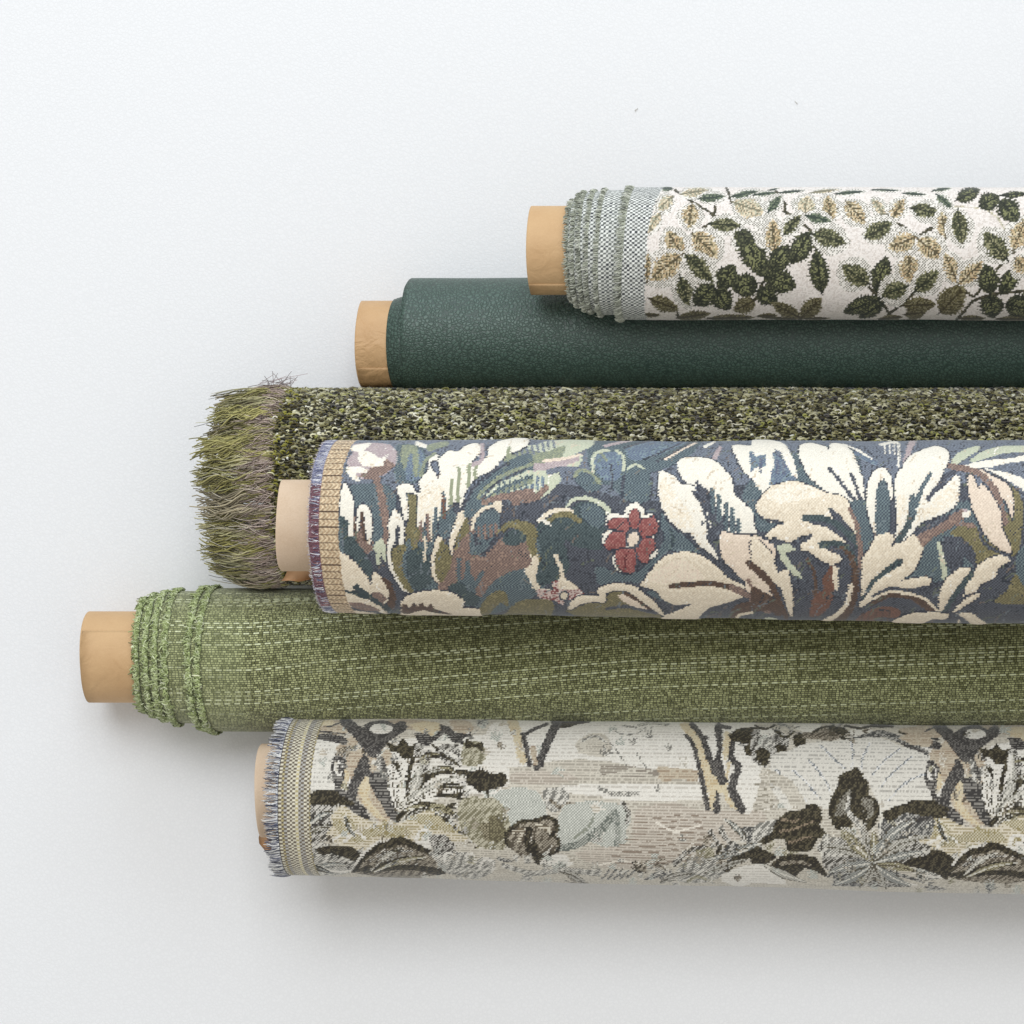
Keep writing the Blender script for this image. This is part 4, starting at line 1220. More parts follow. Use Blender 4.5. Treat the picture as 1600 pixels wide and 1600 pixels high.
wc.C[~pale] = before[~pale]
TAU = 2*np.pi
wrap = lambda TH: np.where(TH > np.pi, TH-TAU, TH)
dx = wc.X-e_cream(wrap(wc.TH))
band = dx < 52+1.5*(wc.rowr-.5)
c2 = np.floor(dx/4.2).astype(int)
r2 = np.floor(wc.V/3.3).astype(int)
base = np.where(((c2+r2) % 2 == 0)[..., None], lin((222, 216, 192)), lin((112, 100, 82)))
base = np.where((((c2//2) % 3 == 1) & ((c2+r2) % 2 == 0))[..., None], lin((186, 184, 178)), base)
k_ = ((c2 % 5) == 2)
base = np.where((k_ & ((r2 % 2) == 0))[..., None], lin((190, 176, 120)), base)
base = np.where((c2 == 0)[..., None], lin((52, 50, 56)), base)*(0.85+0.3*wc.rnd[..., None])
wc.C[band] = base[band]
wc.build('tapestry_cloth', cr, M_yarn, relief=0.8, puff=1.3)
frayed(R_cream, lambda t: e_cream(t)+2, cr, 'fringe', [(230, 230, 228), (84, 88, 108), (150, 152, 166), (48, 50, 64)], [7, 4, 2, 2], 620, 18, 0.85, out=1.8, spread=.16, curl=.08, jl=.1)
Rcc = Roll(1235, 1235, 73, 73, 134, seed=13, wob=0.25)
core(Rcc, 397, cr, M_card)
flap(cr, [[(406, 1302, 114), (414, 1304, 114), (424, 1304, 114)], [(404, 1309, 99), (414, 1311, 96), (424, 1311, 96)], [(405, 1318, 92), (414, 1320, 90), (424, 1320, 90)], [(413, 1328, 86), (418, 1331, 86), (424, 1331, 86)]],
     kraft_mat('torn_orange_paper', c4((208, 168, 128)), c4((186, 140, 100)), 0.6, 0.3, 0.2))

# ================================================================ white leaf-sprig roll
R_flor = Roll(396.5, 396.5, 103.2, 103.2, 232, XL=960, seed=41, wob=1.0)
fl = thing('fabric_roll', 'white roll woven with green and tan leaf sprigs, uppermost in the picture', 'fabric roll',
           ((1300-800)*S, -(397-800)*S, 0), 'rolls of fabric lying on the white surface')
xf_ = R_flor.xw(970)
e_flor = lambda th: xf_+4*(1-np.cos(np.clip(th, -2, 2)))-8*np.sin(np.clip(th, -1.57, 1.57))+0.8*snoise(th*4, 43)
wf = Weave(R_flor, e_flor, 1625, 2300, st=2.1, step=1.05, jag=.4)
GW = speck((235, 226, 218), (219, 208, 198), .35, .03)
net = dots((134, 130, 116), (238, 232, 222), .6, .08)
wf.put(np.arange(wf.xf.size), GW)


def woven(*cols):
    A = lin(np.array(cols))
    def f(ci, cj, rn):
        k = (rn*9973).astype(int) % len(A)
        return A[k]*(0.8+0.4*((rn*31) % 1))[:, None]
    return f


st_o = (woven((204, 180, 134), (190, 160, 112), (156, 144, 104), (216, 200, 164)), (92, 82, 56), True)
st_p = (woven((222, 206, 172), (206, 184, 146), (178, 178, 150)), (126, 120, 94), True)
st_g = (woven((116, 116, 76), (84, 88, 56), (150, 146, 104), (70, 70, 44)), (50, 54, 38), True)
st_d = (woven((68, 72, 50), (54, 58, 42), (98, 100, 66), (60, 62, 46)), (44, 48, 36), False)
st_e = (woven((116, 108, 64), (138, 130, 92), (92, 84, 52)), (70, 62, 36), False)
st_s = (woven((96, 110, 84), (130, 140, 110), (70, 84, 66)), (56, 68, 58), True)


def leaf(style, x0, y0, x1, y1, w, fork=False):
    body, vein, halo = style
    k = wf.tr[2]
    a = np.array([wf.tr[0]+x0*k, wf.tr[1]+y0*k]); b = np.array([wf.tr[0]+x1*k, wf.tr[1]+y1*k])
    w = w*k*0.56
    c_ = (a+b)/2; a = c_+(a-c_)*1.02; b = c_+(b-c_)*1.02
    d = b-a; Ln = np.hypot(*d); d = d/Ln; n = np.array([-d[1], d[0]])
    pad = w+4
    idx = wf._sel(min(a[0], b[0])-pad, min(a[1], b[1])-pad, max(a[0], b[0])+pad, max(a[1], b[1])+pad)
    x, y = wf.xf[idx]-a[0], wf.yf[idx]-a[1]
    u = (x*d[0]+y*d[1])/Ln; v = (x*n[0]+y*n[1])
    uu = np.clip(u, 0, 1)
    prof = np.sin(np.pi*uu**0.85)**0.75
    prof = prof*(1+0.13*np.sin(uu*Ln*1.1+v*0.2))
    rn = wf.rnd.ravel()[idx]
    if halo:
        m = (u > -0.08) & (u < 1.12) & (np.abs(v) < w*1.34*np.sin(np.pi*np.clip((u+.1)/1.24, 0, 1))**0.7)
        wf.put(idx[m], net)
        scale = 0.74
    else:
        scale = 1.0
    m = (u > 0) & (u < 1) & (np.abs(v) < w*prof*scale*(0.92+0.16*rn))
    wf.put(idx[m], body, h=0.8)
    # side veins and midrib in the darker yarn
    av = np.abs(v)
    ph = ((u*Ln-av*0.9)/(6.0 if Ln > 26 else 4.6))
    sv = (ph-np.floor(ph) < 0.32) & (av < w*prof*scale*0.85) & (u > 0.05) & (u < 0.9) & (rn < 0.85)
    wf.put(idx[m & sv], vein, h=0.8)
    rib = (av < 1.3) & (u > -0.08) & (u < 0.86)
    wf.put(idx[rib], vein, h=0.8)
    if not halo and style is st_d:
        hl = m & ~sv & (av > 1.5) & (av < w*0.55) & (u > .3) & (u < .75) & (rn > 0.5)
        wf.put(idx[hl], (128, 130, 80), h=0.8)


def stem(col, w, *pts): wf.L(col, w, w, *pts, h=.5)


STEM, TST = woven((70, 66, 46), (92, 86, 62), (54, 54, 38)), woven((104, 92, 66), (80, 72, 50))
wf.zone(810, 280, .25)
for s_ in ((980,70,1100,150,1200,210,1225,245), (1230,125,1226,235), (1195,280,1090,350,1042,460,1020,610), (1300,58,1318,100,1335,160), (1220,600,1255,690), (1460,790,1530,640,1570,550), (985,800,996,855)): stem(STEM, 13, *s_)
for a_ in ((st_p,960,110,870,195,90), (st_s,960,60,890,62,36), (st_o,1085,160,1068,305,120), (st_p,1020,95,1190,70,66), (st_s,1130,125,1285,108,66), (st_p,880,215,810,335,70),
           (st_o,1022,472,930,325,130), (st_o,1012,480,815,630,165), (st_o,1095,345,1245,490,165), (st_g,1200,282,1390,292,96), (st_g,1050,478,1215,640,130), (st_g,1012,615,1065,790,110),
           (st_g,1360,330,1440,420,110), (st_d,1390,320,1545,615,150), (st_d,1262,675,1352,540,125), (st_d,1495,652,1335,682,145), (st_d,1108,785,1222,655,125), (st_d,1232,690,1322,815,125),
           (st_e,825,750,1000,815,84), (st_e,1478,758,1345,820,96), (st_p,1350,150,1530,210,150), (st_o,1600,240,1520,410,125), (st_s,1335,112,1500,74,44), (st_s,1475,100,1620,84,30),
           (st_s,1620,130,1550,215,70), (st_d,1560,640,1610,560,90), (st_d,1490,700,1620,760,110), (st_d,1545,620,1650,680,100), (st_e,1000,866,1200,838,56), (st_e,1200,868,1480,862,40), (st_e,760,850,890,848,26), (st_e,1500,856,1620,850,30), (st_o,800,640,812,470,50)):
    leaf(*a_)
wf.zone(1200, 270, .25)
for s_ in ((50,115,105,190,100,245), (100,240,200,310,270,370,300,490), (670,165,760,290,860,345), (1030,340,930,410,880,520,870,640), (600,680,680,770,762,885), (685,730,682,790), (750,885,850,812,930,735),
           (1175,640,1190,690,1280,775,1335,715), (1175,925,1280,805,1400,762,1620,738), (1430,605,1500,530,1610,430), (1395,690,1400,760), (1460,750,1430,760), (200,910,170,870)): stem(STEM, 15, *s_)
stem(woven((200, 190, 160), (170, 168, 140)), 8, 1380,240, 1440,290, 1495,385); stem(woven((200, 190, 160), (180, 170, 150)), 8, 1150,212, 1310,218)
for a_ in ((st_s,0,245,80,145,66), (st_o,35,495,30,290,120), (st_p,230,262,245,145,130), (st_o,392,296,375,145,112), (st_s,240,270,392,306,70), (st_g,98,385,205,265,84),
           (st_d,145,565,272,365,125), (st_g,285,385,485,440,140), (st_d,25,615,125,455,125), (st_d,-10,650,175,715,140), (st_d,335,745,300,480,112), (st_o,490,185,605,318,120),
           (st_p,725,262,655,165,70), (st_o,775,285,850,165,90), (st_s,430,132,595,118,28), (st_s,655,108,820,112,18), (st_s,850,128,985,138,26), (st_g,612,405,775,310,130), (st_g,900,222,1075,262,105),
           (st_o,1112,405,1085,245,96), (st_g,1185,240,1212,445,125), (st_o,925,402,755,475,135), (st_o,940,420,1090,530,150), (st_o,882,518,882,690,140), (st_g,625,692,465,585,155), (st_d,678,745,742,525,115),
           (st_g,865,712,712,765,140), (st_g,918,742,1068,615,125), (st_d,702,788,468,872,100), (st_d,722,815,565,905,76), (st_e,848,830,1050,822,90), (st_e,858,885,985,868,76),
           (st_e,200,905,20,812,76), (st_e,208,905,335,785,100), (st_e,0,905,195,912,16), (st_e,235,908,390,908,16), (st_o,1188,692,1108,505,112), (st_o,1198,692,1340,560,112), (st_e,1075,872,1228,715,150),
           (st_d,1392,755,1362,572,125), (st_d,1458,755,1560,592,100), (st_d,1388,765,1408,908,140), (st_d,1488,820,1660,862,150), (st_g,1492,545,1350,375,155), (st_o,1535,475,1610,290,130), (st_o,1545,540,1640,620,130),
           (st_d,1180,172,1325,105,84), (st_d,1322,210,1445,150,110), (st_d,1450,175,1565,300,125), (st_d,1462,143,1620,132,40), (st_s,1035,112,1140,98,26), (st_s,1055,140,1150,222,56), (st_e,1200,908,1360,908,34), (st_e,1440,912,1620,912,30), (st_e,700,912,840,900,36), (st_p,270,125,440,106,24), (st_s,10,110,60,100,14), (st_s,80,125,220,112,20)):
    leaf(*a_)

GREYS = [(232, 236, 232), (120, 126, 122), (78, 82, 84)]
def dotband(X, V, rnd=None):
    a = np.floor(X/3.9).astype(int); b = np.floor(V/3.3).astype(int)
    h = np.sin(a*12.9898+b*78.233)*43758.5453; h = h-np.floor(h)
    c = np.where(((a+b) % 2 == 0)[..., None], lin((226, 228, 222)), lin((108, 112, 108)))
    c = np.where(((h > 0.72) & ((a+b) % 2 == 1))[..., None], lin((60, 64, 68)), c)
    return c*(0.85+0.3*h[..., None])
th_ = wrap(wf.TH)
dxf = wf.X-e_flor(th_)
bw = 38+9*np.abs(np.sin(np.clip(th_, -1.57, 1.57)))**2*(th_ < 0)+3*(wf.rowr-.5)
band = dxf < bw
wf.C[band] = dotband(wf.X, wf.V)[band]
wf.H[band] = 0
wf.build('sprig_cloth', fl, M_yarn, relief=0.8, puff=0.9)
FRL = [(186, 190, 174), (158, 162, 148), (214, 216, 204), (100, 102, 92)]
frayed(R_flor, lambda t: e_flor(t)+2, fl, 'fringe', FRL, [4, 3, 2, 1], 360, 10, 1.0, out=2.4, spread=.32, bias=.2, curl=.12, jl=.12)

layers = [(884, 391.5, 77.5, 30, 0), (893, 392, 86, 30, 2), (903, 392.5, 91, 30, 0), (915, 393, 94, 30, 3), (931, 394.5, 98, 60, 4)]
for i, (Xe, yc_, hf, wd, sk) in enumerate(layers):
    R = Roll(yc_, yc_, hf, hf, 228, XL=880, seed=50+i, wob=1.0)
    x_ = R.xw(Xe)
    ed = lambda th, x_=x_, sk=sk, i=i: x_+6*(1-np.cos(np.clip(th, -1.8, 1.8)))-sk*np.sin(np.clip(th, -1.57, 1.57))+0.8*snoise(th*4, 60+i)
    rr = float(R.r(np.array(900.)))
    surf(R, ed, x_+wd+50, fl, M_yarn, 'cloth_layer', dth=0.8, dxs=np.arange(0, wd+45, 1.45), th_range=(-1.9, 1.9), cols=lambda X, TH, rr=rr: dotband(X, TH*rr))
    frayed(R, lambda t: ed(t)+2, fl, 'layer_fringe', FRL, [4, 3, 2, 1], 300, 6.5, 1.0, out=2.6, spread=.32, bias=.2, curl=.12, jl=.12)
Rfc = Roll(391, 391, 69, 69, 228, seed=17, wob=0.2)
core(Rfc, 823, fl, M_kraft)
r_ = Rfc.xw(823)
sheet(Rfc, (r_+1, r_+120), 0.93, 3.6, fl, M_kraft, 'paper_wrap', lift=0.8, thick=0.8)

# ================================================================ green woven roll
def weave_mat():
    m, nt, p = new_mat('green_slub_weave')
    at = N(nt, 'ShaderNodeAttribute', attribute_name='fab')
    sep = N(nt, 'ShaderNodeSeparateXYZ')
    nt.links.new(at.outputs['Vector'], sep.inputs[0])
    x, y = sep.outputs[0], sep.outputs[1]
    nz = N(nt, 'ShaderNodeTexNoise'); nz.inputs['Scale'].default_value = 0.02
    nt.links.new(at.outputs['Vector'], nz.inputs['Vector'])
    yy = math_n(nt, 'ADD', y, math_n(nt, 'MULTIPLY', nz.outputs['Fac'], 0.4))
    rw0 = math_n(nt, 'FLOOR', math_n(nt, 'DIVIDE', yy, 3.5))
    wn0 = N(nt, 'ShaderNodeTexWhiteNoise', noise_dimensions='1D')
    nt.links.new(rw0, wn0.inputs['W'])
    jn = N(nt, 'ShaderNodeTexNoise'); jn.noise_dimensions = '2D'; jn.inputs['Scale'].default_value = 1.0; jn.inputs['Detail'].default_value = 1
    jc = N(nt, 'ShaderNodeCombineXYZ')
    nt.links.new(math_n(nt, 'MULTIPLY', x, 0.07), jc.inputs[0]); nt.links.new(math_n(nt, 'MULTIPLY', rw0, 5.7), jc.inputs[1])
    nt.links.new(jc.outputs[0], jn.inputs['Vector'])
    xj = math_n(nt, 'ADD', math_n(nt, 'ADD', x, math_n(nt, 'MULTIPLY', wn0.outputs['Value'], 23.0)), math_n(nt, 'MULTIPLY', jn.outputs['Fac'], 6.0))
    cmb = N(nt, 'ShaderNodeCombineXYZ')
    nt.links.new(xj, cmb.inputs[0]); nt.links.new(yy, cmb.inputs[1])
    br = N(nt, 'ShaderNodeTexBrick')
    br.offset = 0.5
    br.inputs['Scale'].default_value = 1.0
    br.inputs['Brick Width'].default_value = 5.2
    br.inputs['Row Height'].default_value = 3.5
    br.inputs['Mortar Size'].default_value = 0.85
    br.inputs['Mortar Smooth'].default_value = 1.0
    br.inputs['Bias'].default_value = -0.1
    br.inputs['Color1'].default_value = c4((188, 192, 140))
    br.inputs['Color2'].default_value = c4((92, 94, 50))
    br.inputs['Mortar'].default_value = c4((36, 40, 22))
    nt.links.new(cmb.outputs[0], br.inputs['Vector'])
    # heavier slub threads: some rows carry long bright floats
    row = math_n(nt, 'FLOOR', math_n(nt, 'DIVIDE', yy, 3.5))
    wn = N(nt, 'ShaderNodeTexWhiteNoise', noise_dimensions='1D')
    nt.links.new(row, wn.inputs['W'])
    bold = math_n(nt, 'GREATER_THAN', wn.outputs['Value'], 0.74)
    fx = math_n(nt, 'FRACT', math_n(nt, 'ADD', math_n(nt, 'DIVIDE', x, 15.0), math_n(nt, 'MULTIPLY', wn.outputs['Value'], 37.0)))
    dash = math_n(nt, 'LESS_THAN', fx, 0.58)
    fade = N(nt, 'ShaderNodeTexNoise'); fade.noise_dimensions = '2D'; fade.inputs['Scale'].default_value = 1.0
    cm2 = N(nt, 'ShaderNodeCombineXYZ')
    nt.links.new(math_n(nt, 'MULTIPLY', x, 0.006), cm2.inputs[0]); nt.links.new(math_n(nt, 'MULTIPLY', row, 3.3), cm2.inputs[1])
    nt.links.new(cm2.outputs[0], fade.inputs['Vector'])
    fd = N(nt, 'ShaderNodeMapRange'); fd.inputs['From Min'].default_value = 0.38; fd.inputs['From Max'].default_value = 0.55
    nt.links.new(fade.outputs['Fac'], fd.inputs['Value'])
    ry = math_n(nt, 'FRACT', math_n(nt, 'DIVIDE', yy, 3.5))
    mid = math_n(nt, 'LESS_THAN', math_n(nt, 'ABSOLUTE', math_n(nt, 'SUBTRACT', ry, 0.5)), 0.36)
    bf = math_n(nt, 'MULTIPLY', math_n(nt, 'MULTIPLY', bold, dash), math_n(nt, 'MULTIPLY', fd.outputs[0], mid))
    # the selvage near the end is paler and plainer
    sv = N(nt, 'ShaderNodeMapRange'); sv.interpolation_type = 'SMOOTHSTEP'
    sv.inputs['From Min'].default_value = 395; sv.inputs['From Max'].default_value = 425
    sv.inputs['To Min'].default_value = 1; sv.inputs['To Max'].default_value = 0
    nt.links.new(x, sv.inputs['Value'])
    big = N(nt, 'ShaderNodeTexNoise'); big.inputs['Scale'].default_value = 0.01
    nt.links.new(at.outputs['Vector'], big.inputs['Vector'])
    sx = N(nt, 'ShaderNodeTexNoise'); sx.noise_dimensions = '1D'; sx.inputs['Scale'].default_value = 0.16; sx.inputs['Detail'].default_value = 3
    nt.links.new(x, sx.inputs['W'])
    c0 = mix_c(nt, math_n(nt, 'MULTIPLY', sv.outputs[0], 0.20), br.outputs['Color'], c4((176, 186, 140)))
    c1 = mix_c(nt, bf, c0, c4((224, 230, 188)))
    v = math_n(nt, 'ADD', math_n(nt, 'MULTIPLY_ADD', sx.outputs['Fac'], 0.5, 0.6), math_n(nt, 'MULTIPLY', big.outputs['Fac'], 0.15))
    cc = N(nt, 'ShaderNodeCombineColor')
    for i in range(3): nt.links.new(v, cc.inputs[i])
    c2_ = mix_c(nt, 1.0, c1, cc.outputs[0], 'MULTIPLY')
    nt.links.new(c2_, p.inputs['Base Color'])
    p.inputs['Roughness'].default_value = 0.8
    p.inputs['Specular IOR Level'].default_value = 0.25
    p.inputs['Sheen Weight'].default_value = 0.35
    h = math_n(nt, 'ADD', math_n(nt, 'SUBTRACT', 1.0, br.outputs['Fac']), bf)
    b = N(nt, 'ShaderNodeBump'); b.inputs['Strength'].default_value = 0.7; b.inputs['Distance'].default_value = 0.0004
    nt.links.new(h, b.inputs['Height']); nt.links.new(b.outputs[0], p.inputs['Normal'])
    return m


M_weave = weave_mat()
gr = thing('fabric_roll', 'plain mossy green slub-woven roll with tufted pale green edges', 'fabric roll',
           ((900-800)*S, -(1027-800)*S, 0), 'rolls of fabric lying on the white surface')
def gwarp(X):
    # the threads run slightly askew to the roll
    t = np.clip((X-480)/500, 0, 1)
    u = np.clip((X-1000)/400, 0, 1)
    k = np.clip(X-420, 0, None)
    return k*0.085-np.clip(X-1000, 0, None)*0.05
R_green = Roll(1031, 1030, 112, 112, 93, XL=340, flat=.83, seed=71, wob=1.0)
TUFT = [(166, 178, 124), (190, 200, 154), (134, 146, 94), (90, 98, 58), (212, 218, 184)]
glayers = [(212, 1023, 86, 0), (227, 1024, 93, 0), (241, 1025.5, 98, 3), (256, 1027, 103, 8), (293, 1029, 108.5, 13), (308, 1030.7, 111.5, 13)]
for i, (Xe, yc_, hf, bl) in enumerate(glayers):
    last = i == len(glayers)-1
    R = R_green if last else Roll(yc_, yc_, hf, hf, 93, XL=200, flat=.84, seed=80+i, wob=1.0)
    x_ = R.xw(Xe)
    ed = lambda th, x_=x_, bl=bl, i=i: x_+bl*(1-np.cos(np.clip(th, -1.9, 1.9)))+1.5*snoise(th*3, 90+i)
    if last:
        surf(R, ed, 2300, gr, M_weave, 'woven_cloth', dx=8, dth=3, warp=gwarp)
    else:
        surf(R, ed, x_+110, gr, M_weave, 'cloth_layer', dx=8, dth=3, warp=gwarp)
    frayed(R, lambda t: ed(t)+3, gr, 'tufted_edge', TUFT, [5, 4, 3, 1, 1], 760, 6.5, 1.75, out=2.8, spread=.7, curl=.45, inset=0, sides=3, dr=1.0)
Rgc = Roll(1026, 1026, 71, 71, 91, seed=19, wob=0.25)
core(Rgc, 124, gr, M_kraft)
r_ = Rgc.xw(124)
sheet(Rgc, (r_+1.2, r_+140), -0.63, 2.9, gr, M_kraft, 'paper_wrap', lift=0.9, thick=0.9)

# ================================================================ dark green leather roll
lt = thing('fabric_roll', 'smooth dark green grained leather roll lying half beneath the leaf-sprig roll', 'fabric roll',
           ((1100-800)*S, -(528-800)*S, 0), 'rolls of fabric lying on the white surface')
R_lea = Roll(524, 524, 90, 90, 90, XL=640, seed=101, wob=0.6)
xl = R_lea.xw(625)
e_lea = lambda th: xl+6*(1-np.cos(np.clip(th, -1.9, 1.9)))+1.6*np.clip(-th-0.9, 0, 1)*4
surf(R_lea, e_lea, 2300, lt, M_green_leather, 'leather_sheet', dx=8, dth=3)
for i, (Xe, hf) in enumerate(((603, 70.5), (606, 72), (610, 73.6), (614, 75.2), (619, 76.8))):
    R = Roll(538, 538, hf, hf, 88, XL=600, seed=105, wob=0.3)
    x_ = R.xw(Xe)
    surf(R, lambda th, x_=x_, i=i: x_+(7+i)*(1-np.cos(np.clip(th, -1.9, 1.9))), x_+90, lt, M_green_leather, 'leather_layer', dx=8, dth=3)
Rlc = Roll(537.5, 537.5, 67.5, 67.5, 88, seed=23, wob=0.9)
core(Rlc, 555, lt, M_kraft2)
r_ = Rlc.xw(555)
sheet(Rlc, (r_+2, r_+110), 0.62, 3.3, lt, M_kraft2, 'paper_wrap', lift=0.7, thick=0.7)

# ================================================================ boucle roll
bc = thing('fabric_roll', 'nubbly olive boucle roll with a long shaggy fringe at its end', 'fabric roll',
           ((1000-800)*S, -(758-800)*S, 0), 'rolls of fabric lying on the white surface')
R_bou = Roll(760, 759, 149, 149, 112, XL=440, flat=0.75, seed=121, wob=1.6)
xo = R_bou.xw(416)
e_bou = lambda th: xo+9*(1-np.cos(np.clip(th, -1.9, 1.9)))+2.0*snoise(th*3, 123)+6*np.clip(-th-.8, 0, 1)
OLV = lin((56, 54, 30))
def boucol(X, TH):
    v = np.sin(TH*149/5.4*6.283)*0.3+0.8
    return OLV[None, None, :]*v[..., None]
surf(R_bou, e_bou, 2300, bc, M_boucle, 'boucle_cloth', dx=12, dth=2.5, cols=boucol, dr=-1.0)

def nubs(name, n_rows_th, x0, x1, pitch, cols, wts, size, seed):
    r0 = 149.0
    th = np.arange(n_rows_th[0], n_rows_th[1], 5.2/r0)
    xs = np.arange(x0, x1, pitch)
    TH, X = np.meshgrid(th, xs, indexing='ij')
    TH = TH.ravel()+rng.normal(0, 0.9/r0, TH.size); X = X.ravel()+rng.uniform(-2.4, 2.4, X.size)+rng.uniform(-3, 3, X.size)
    keep = X > e_bou(TH)+4
    TH, X = TH[keep], X[keep]
    n = len(X)
    # each nub is a short curl of yarn
    K = 6
    t = np.linspace(0, 1, K)
    R = size*(0.75+rng.random(n)*0.75)
    R[rng.random(n) < 0.08] *= 1.6
    R = R*.9; a0 = rng.random(n)*6.28
    sweep = rng.uniform(1.6, 4.6, n)
    ang = a0[:, None]+sweep[:, None]*t
    cx = X[:, None]+R[:, None]*np.cos(ang)*1.5
    ct = TH[:, None]+.8*R[:, None]*np.sin(ang)/r0
    dr = 0.6+rng.random(n)[:, None]*1.6+np.sin(t*3.14)*R[:, None]*0.75
    C = R_bou.pt(cx, ct, dr)
    Rt = (1.45+rng.random(n)*1.1)[:, None]*(1-0.25*np.abs(2*t-1))[None, :]
    c = pick(cols, wts, n, 0.18)
    lime = (X < xo+40) & (rng.random(n) < 0.6)
    c[lime] = pick([(140, 136, 56), (108, 102, 46), (74, 66, 34)], [2, 2, 2], lime.sum(), .2)
    c[lime] *= 1.0
    V, F, CC = tubes(C, Rt, c, 3)
    return mesh_obj(name, V, F, M_boucle, bc, colors=CC, kind='stuff')

BC = [(196, 192, 160), (164, 160, 120), (122, 116, 80), (70, 64, 44), (222, 218, 198), (150, 150, 84), (84, 80, 76), (36, 34, 26)]
BW = [4, 5, 6, 4, 1.6, 1.4, 2, 1.6]
nubs('boucle_loops', (-1.75, 0.12), xo, 1720, 5.6, BC, BW, 2.3, 1)
nubs('boucle_loops', (0.12, 1.75), xo, 700, 5.6, BC, BW, 2.3, 2)
# dark twisted rows lying between the loops
def rows(name, th0, th1, x0, x1, dx_=5.0, sides=3):
    r0 = 149.0
    th = np.arange(th0, th1, 5.2/r0)+2.6/r0
    xs = np.arange(x0, x1, dx_)
    TH, X = np.meshgrid(th, xs, indexing='ij')
    X = X+e_bou(th)[:, None]-x0
    P = R_bou.pt(X, TH+rng.normal(0, .7, X.shape)/r0, 0.4+rng.random(X.shape)*1.2)
    c = pick([(70, 66, 40), (44, 42, 26), (110, 106, 64), (120, 116, 40)], [3, 3, 2, 1], X.size, .2).reshape(X.shape+(3,))
    V, F, CC = tubes(P, np.full(X.shape, 1.2)*(0.7+0.6*rng.random(X.shape)), c, sides)
    return mesh_obj(name, V, F, M_boucle, bc, colors=CC, kind='stuff')
rows('yarn_rows', -1.7, 0.1, xo, 1700)
rows('yarn_rows', 0.1, 1.7, xo, 700)
rows('yarn_rows', 0.12, 1.75, 690, 1700, 9.0)

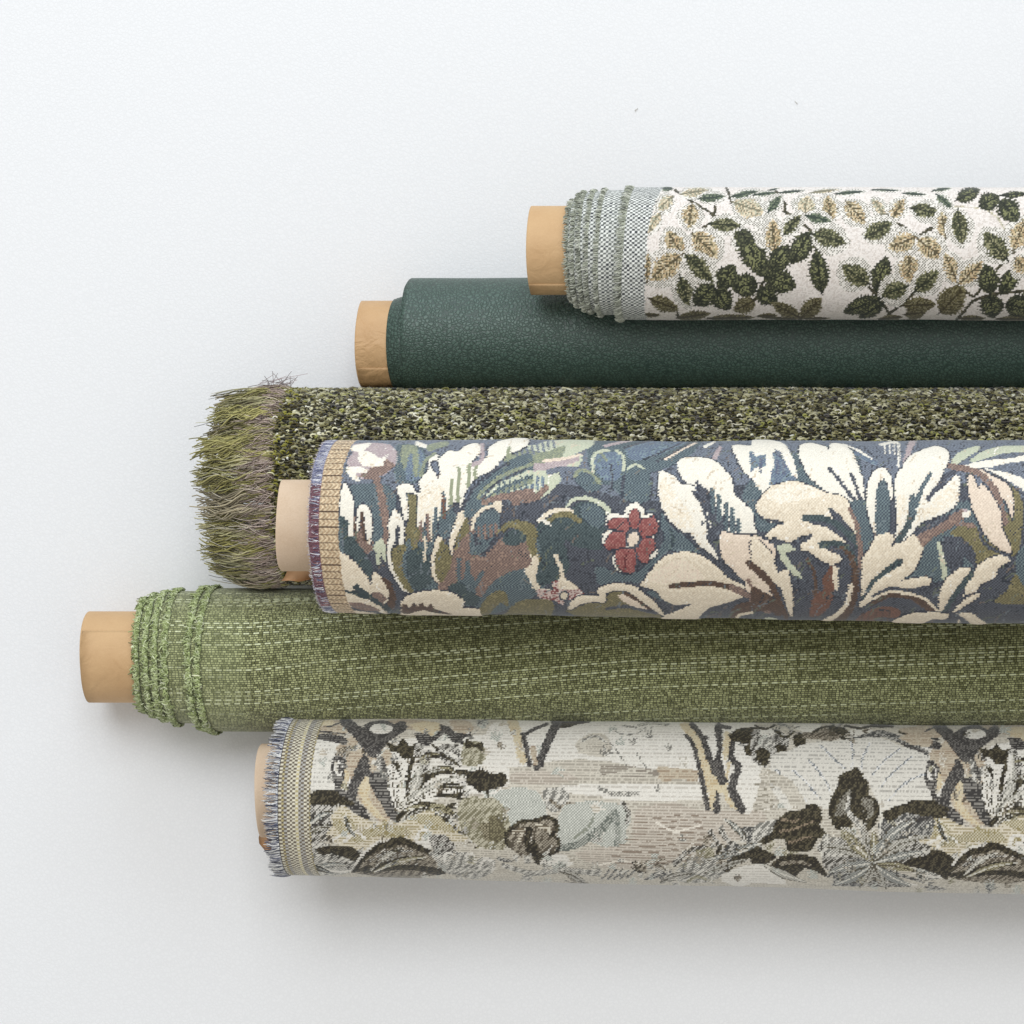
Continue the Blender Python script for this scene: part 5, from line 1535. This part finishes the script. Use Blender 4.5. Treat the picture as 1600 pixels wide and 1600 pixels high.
# the shaggy end: locks of wavy yarn, fine wiry threads over them
def shag():
    r0 = 149.0
    nl = 78
    lock_th = np.linspace(-1.74, 1.74, nl)+rng.normal(0, .022, nl)
    lock_len = 93+9*np.cos(lock_th)+rng.normal(0, 9, nl)
    lock_dir = rng.normal(0, .13, nl)+0.10*np.sin(lock_th*2)
    lock_up = rng.uniform(-6, 9, nl)
    LC = pick([(174, 168, 112), (154, 148, 92), (202, 196, 152), (120, 114, 74), (172, 162, 136)], [4, 3.5, 4, 1.5, 2.5], nl, .10)
    per = 34
    n = nl*per
    li = np.repeat(np.arange(nl), per)
    K = 16
    t = np.linspace(0, 1, K)
    th0 = lock_th[li]+rng.normal(0, .027, n)
    x0 = e_bou(th0)+rng.uniform(0, 12, n)
    Ln = lock_len[li]*rng.uniform(.74, 1.03, n)
    depth = rng.random(n)**1.6*24        # some strands start from inner turns of the roll
    lph = rng.random(nl)*6.28
    lam = rng.uniform(2.0, 6.0, nl)
    lfq = rng.uniform(7, 13, nl)
    ph = lph[li]+rng.normal(0, .55, n)
    am = lam[li]*rng.uniform(.6, 1.3, n)
    x = x0[:, None]-Ln[:, None]*t
    env = np.minimum(t*2.5, 1)[None, :]
    lat = Ln[:, None]*(np.tan(lock_dir[li])[:, None]*t**1.4)
    lat = lat+am[:, None]*env*np.sin(lfq[li][:, None]*t+ph[:, None])
    lat = lat+rng.uniform(.6, 2.2, n)[:, None]*np.sin(rng.uniform(14, 28, n)[:, None]*t+rng.random(n)[:, None]*6.28)*env
    # the hank narrows in the middle and frays open at the tip
    off = rng.normal(0, 1, n)
    lat = lat+off[:, None]*(1.2-1.4*np.sin(np.pi*t**.8)+4.0*t**3)[None, :]+rng.normal(0, 5.5, n)[:, None]*(t**1.5)[None, :]
    th = th0[:, None]*(1-0.06*t)+lat/r0
    dr = -depth[:, None]*(0.4+.6*t)+(lock_up[li][:, None]+4)*np.sin(t*2.6)[None, :]-11*(t**2)[None, :]+am[:, None]*.6*np.cos(lfq[li][:, None]*t+ph[:, None])+rng.normal(0, 1.6, n)[:, None]
    C = R_bou.pt(x, th, dr)
    C[..., 2] = np.maximum(C[..., 2], 3.0)
    Rt = rng.uniform(.9, 1.8, n)[:, None]*(1-.35*t**3)[None, :]
    c = LC[li]*rng.uniform(.45, 1.2, (n, 1))
    V, F, CC = tubes(C, Rt, np.clip(c, .003, .9), 3)
    mesh_obj('shaggy_fringe', V, F, M_fringe, bc, colors=CC, kind='stuff')
    # wiry mauve-grey threads
    n = 620
    K = 8
    t = np.linspace(0, 1, K)
    th0 = rng.uniform(-1.7, 1.7, n)
    x0 = e_bou(th0)+rng.uniform(-4, 14, n)
    Ln = rng.uniform(18, 58, n)
    a = rng.normal(0, .32, n)+0.12
    x = x0[:, None]-Ln[:, None]*t*np.cos(a)[:, None]
    lat = Ln[:, None]*np.sin(a)[:, None]*t+rng.normal(0, 3, n)[:, None]*np.sin(3.5*t)[None, :]
    dr = 2+rng.uniform(1, 8, n)[:, None]*np.sin(t*2.6)[None, :]
    C = R_bou.pt(x, th0[:, None]+lat/r0, dr)
    Rt = rng.uniform(.5, .95, n)[:, None]*(1-.4*t)[None, :]
    c = pick([(200, 182, 172), (170, 152, 144), (222, 208, 196), (120, 106, 100)], [4, 4, 2, 2], n, .12)
    V, F, CC = tubes(C, Rt, c, 3)
    mesh_obj('wiry_threads', V, F, M_fringe, bc, colors=CC, kind='stuff')
    # a few pale and a few black stray threads reaching beyond the locks
    n = 90
    K = 12
    t = np.linspace(0, 1, K)
    th0 = rng.uniform(-1.65, 1.65, n)
    Ln = rng.uniform(60, 122, n)
    x0 = e_bou(th0)+6
    x = x0[:, None]-Ln[:, None]*t
    lat = rng.normal(0, 10, n)[:, None]*t+rng.uniform(1, 6, n)[:, None]*np.sin(rng.uniform(5, 12, n)[:, None]*t+rng.random(n)[:, None]*6.28)
    C = R_bou.pt(x, th0[:, None]*(1-.05*t)+lat/r0, 5*np.sin(t*2.5)[None, :]-8*(t**2)[None, :]+2)
    C[..., 2] = np.maximum(C[..., 2], 3.0)
    c = pick([(222, 216, 200), (40, 38, 40), (200, 200, 150)], [3, 4, 2], n, .1)
    V, F, CC = tubes(C, rng.uniform(.45, .8, n)[:, None]*(1-.4*t)[None, :], c, 3)
    mesh_obj('stray_threads', V, F, M_fringe, bc, colors=CC, kind='stuff')
    # the sprig of threads standing up at the far side of the edge
    n = 26
    t = np.linspace(0, 1, 6)
    bx, by = unproj(rng.uniform(400, 455, n), rng.uniform(598, 612, n), 112)
    tx, ty = unproj(rng.uniform(408, 482, n), rng.uniform(580, 600, n), 130)
    x = bx[:, None]+(tx-bx)[:, None]*t; y = by[:, None]+(ty-by)[:, None]*t+(rng.normal(0, 2, n))[:, None]*np.sin(t*3)
    C = np.stack([x, y, 112+20*t[None, :]+0*x], -1)
    V, F, CC = tubes(C, np.full((n, 6), .5), pick([(176, 160, 160), (150, 140, 140)], [1, 1], n, .1), 3)
    mesh_obj('wiry_threads', V, F, M_fringe, bc, colors=CC, kind='stuff')
shag()
tris = sum(len(o.data.polygons)*2 for o in bpy.data.objects if o.type == 'MESH')
print('TRIS', tris)


# two specks of lint on the surface
for X_, Y_, lab in ((1243, 160, 'tiny grey fleck of lint on the white surface, right of the pair near the top'), (995, 171, 'tiny grey fleck of lint on the white surface, left of the pair near the top')):
    t = np.linspace(0, 1, 6)
    C = np.stack([X_+3*np.cos(t*3+X_), Y_+2.5*np.sin(t*4), 0.9+0*t], -1)[None]
    V, F, CC = tubes(C, np.full((1, 6), .6), lin(np.array([[206, 204, 198]])), 5)
    o = mesh_obj('lint_speck', V, F, M_fringe, None, colors=CC)
    o['label'] = lab
    o['category'] = 'lint'
    o['group'] = 'lint specks on the surface'
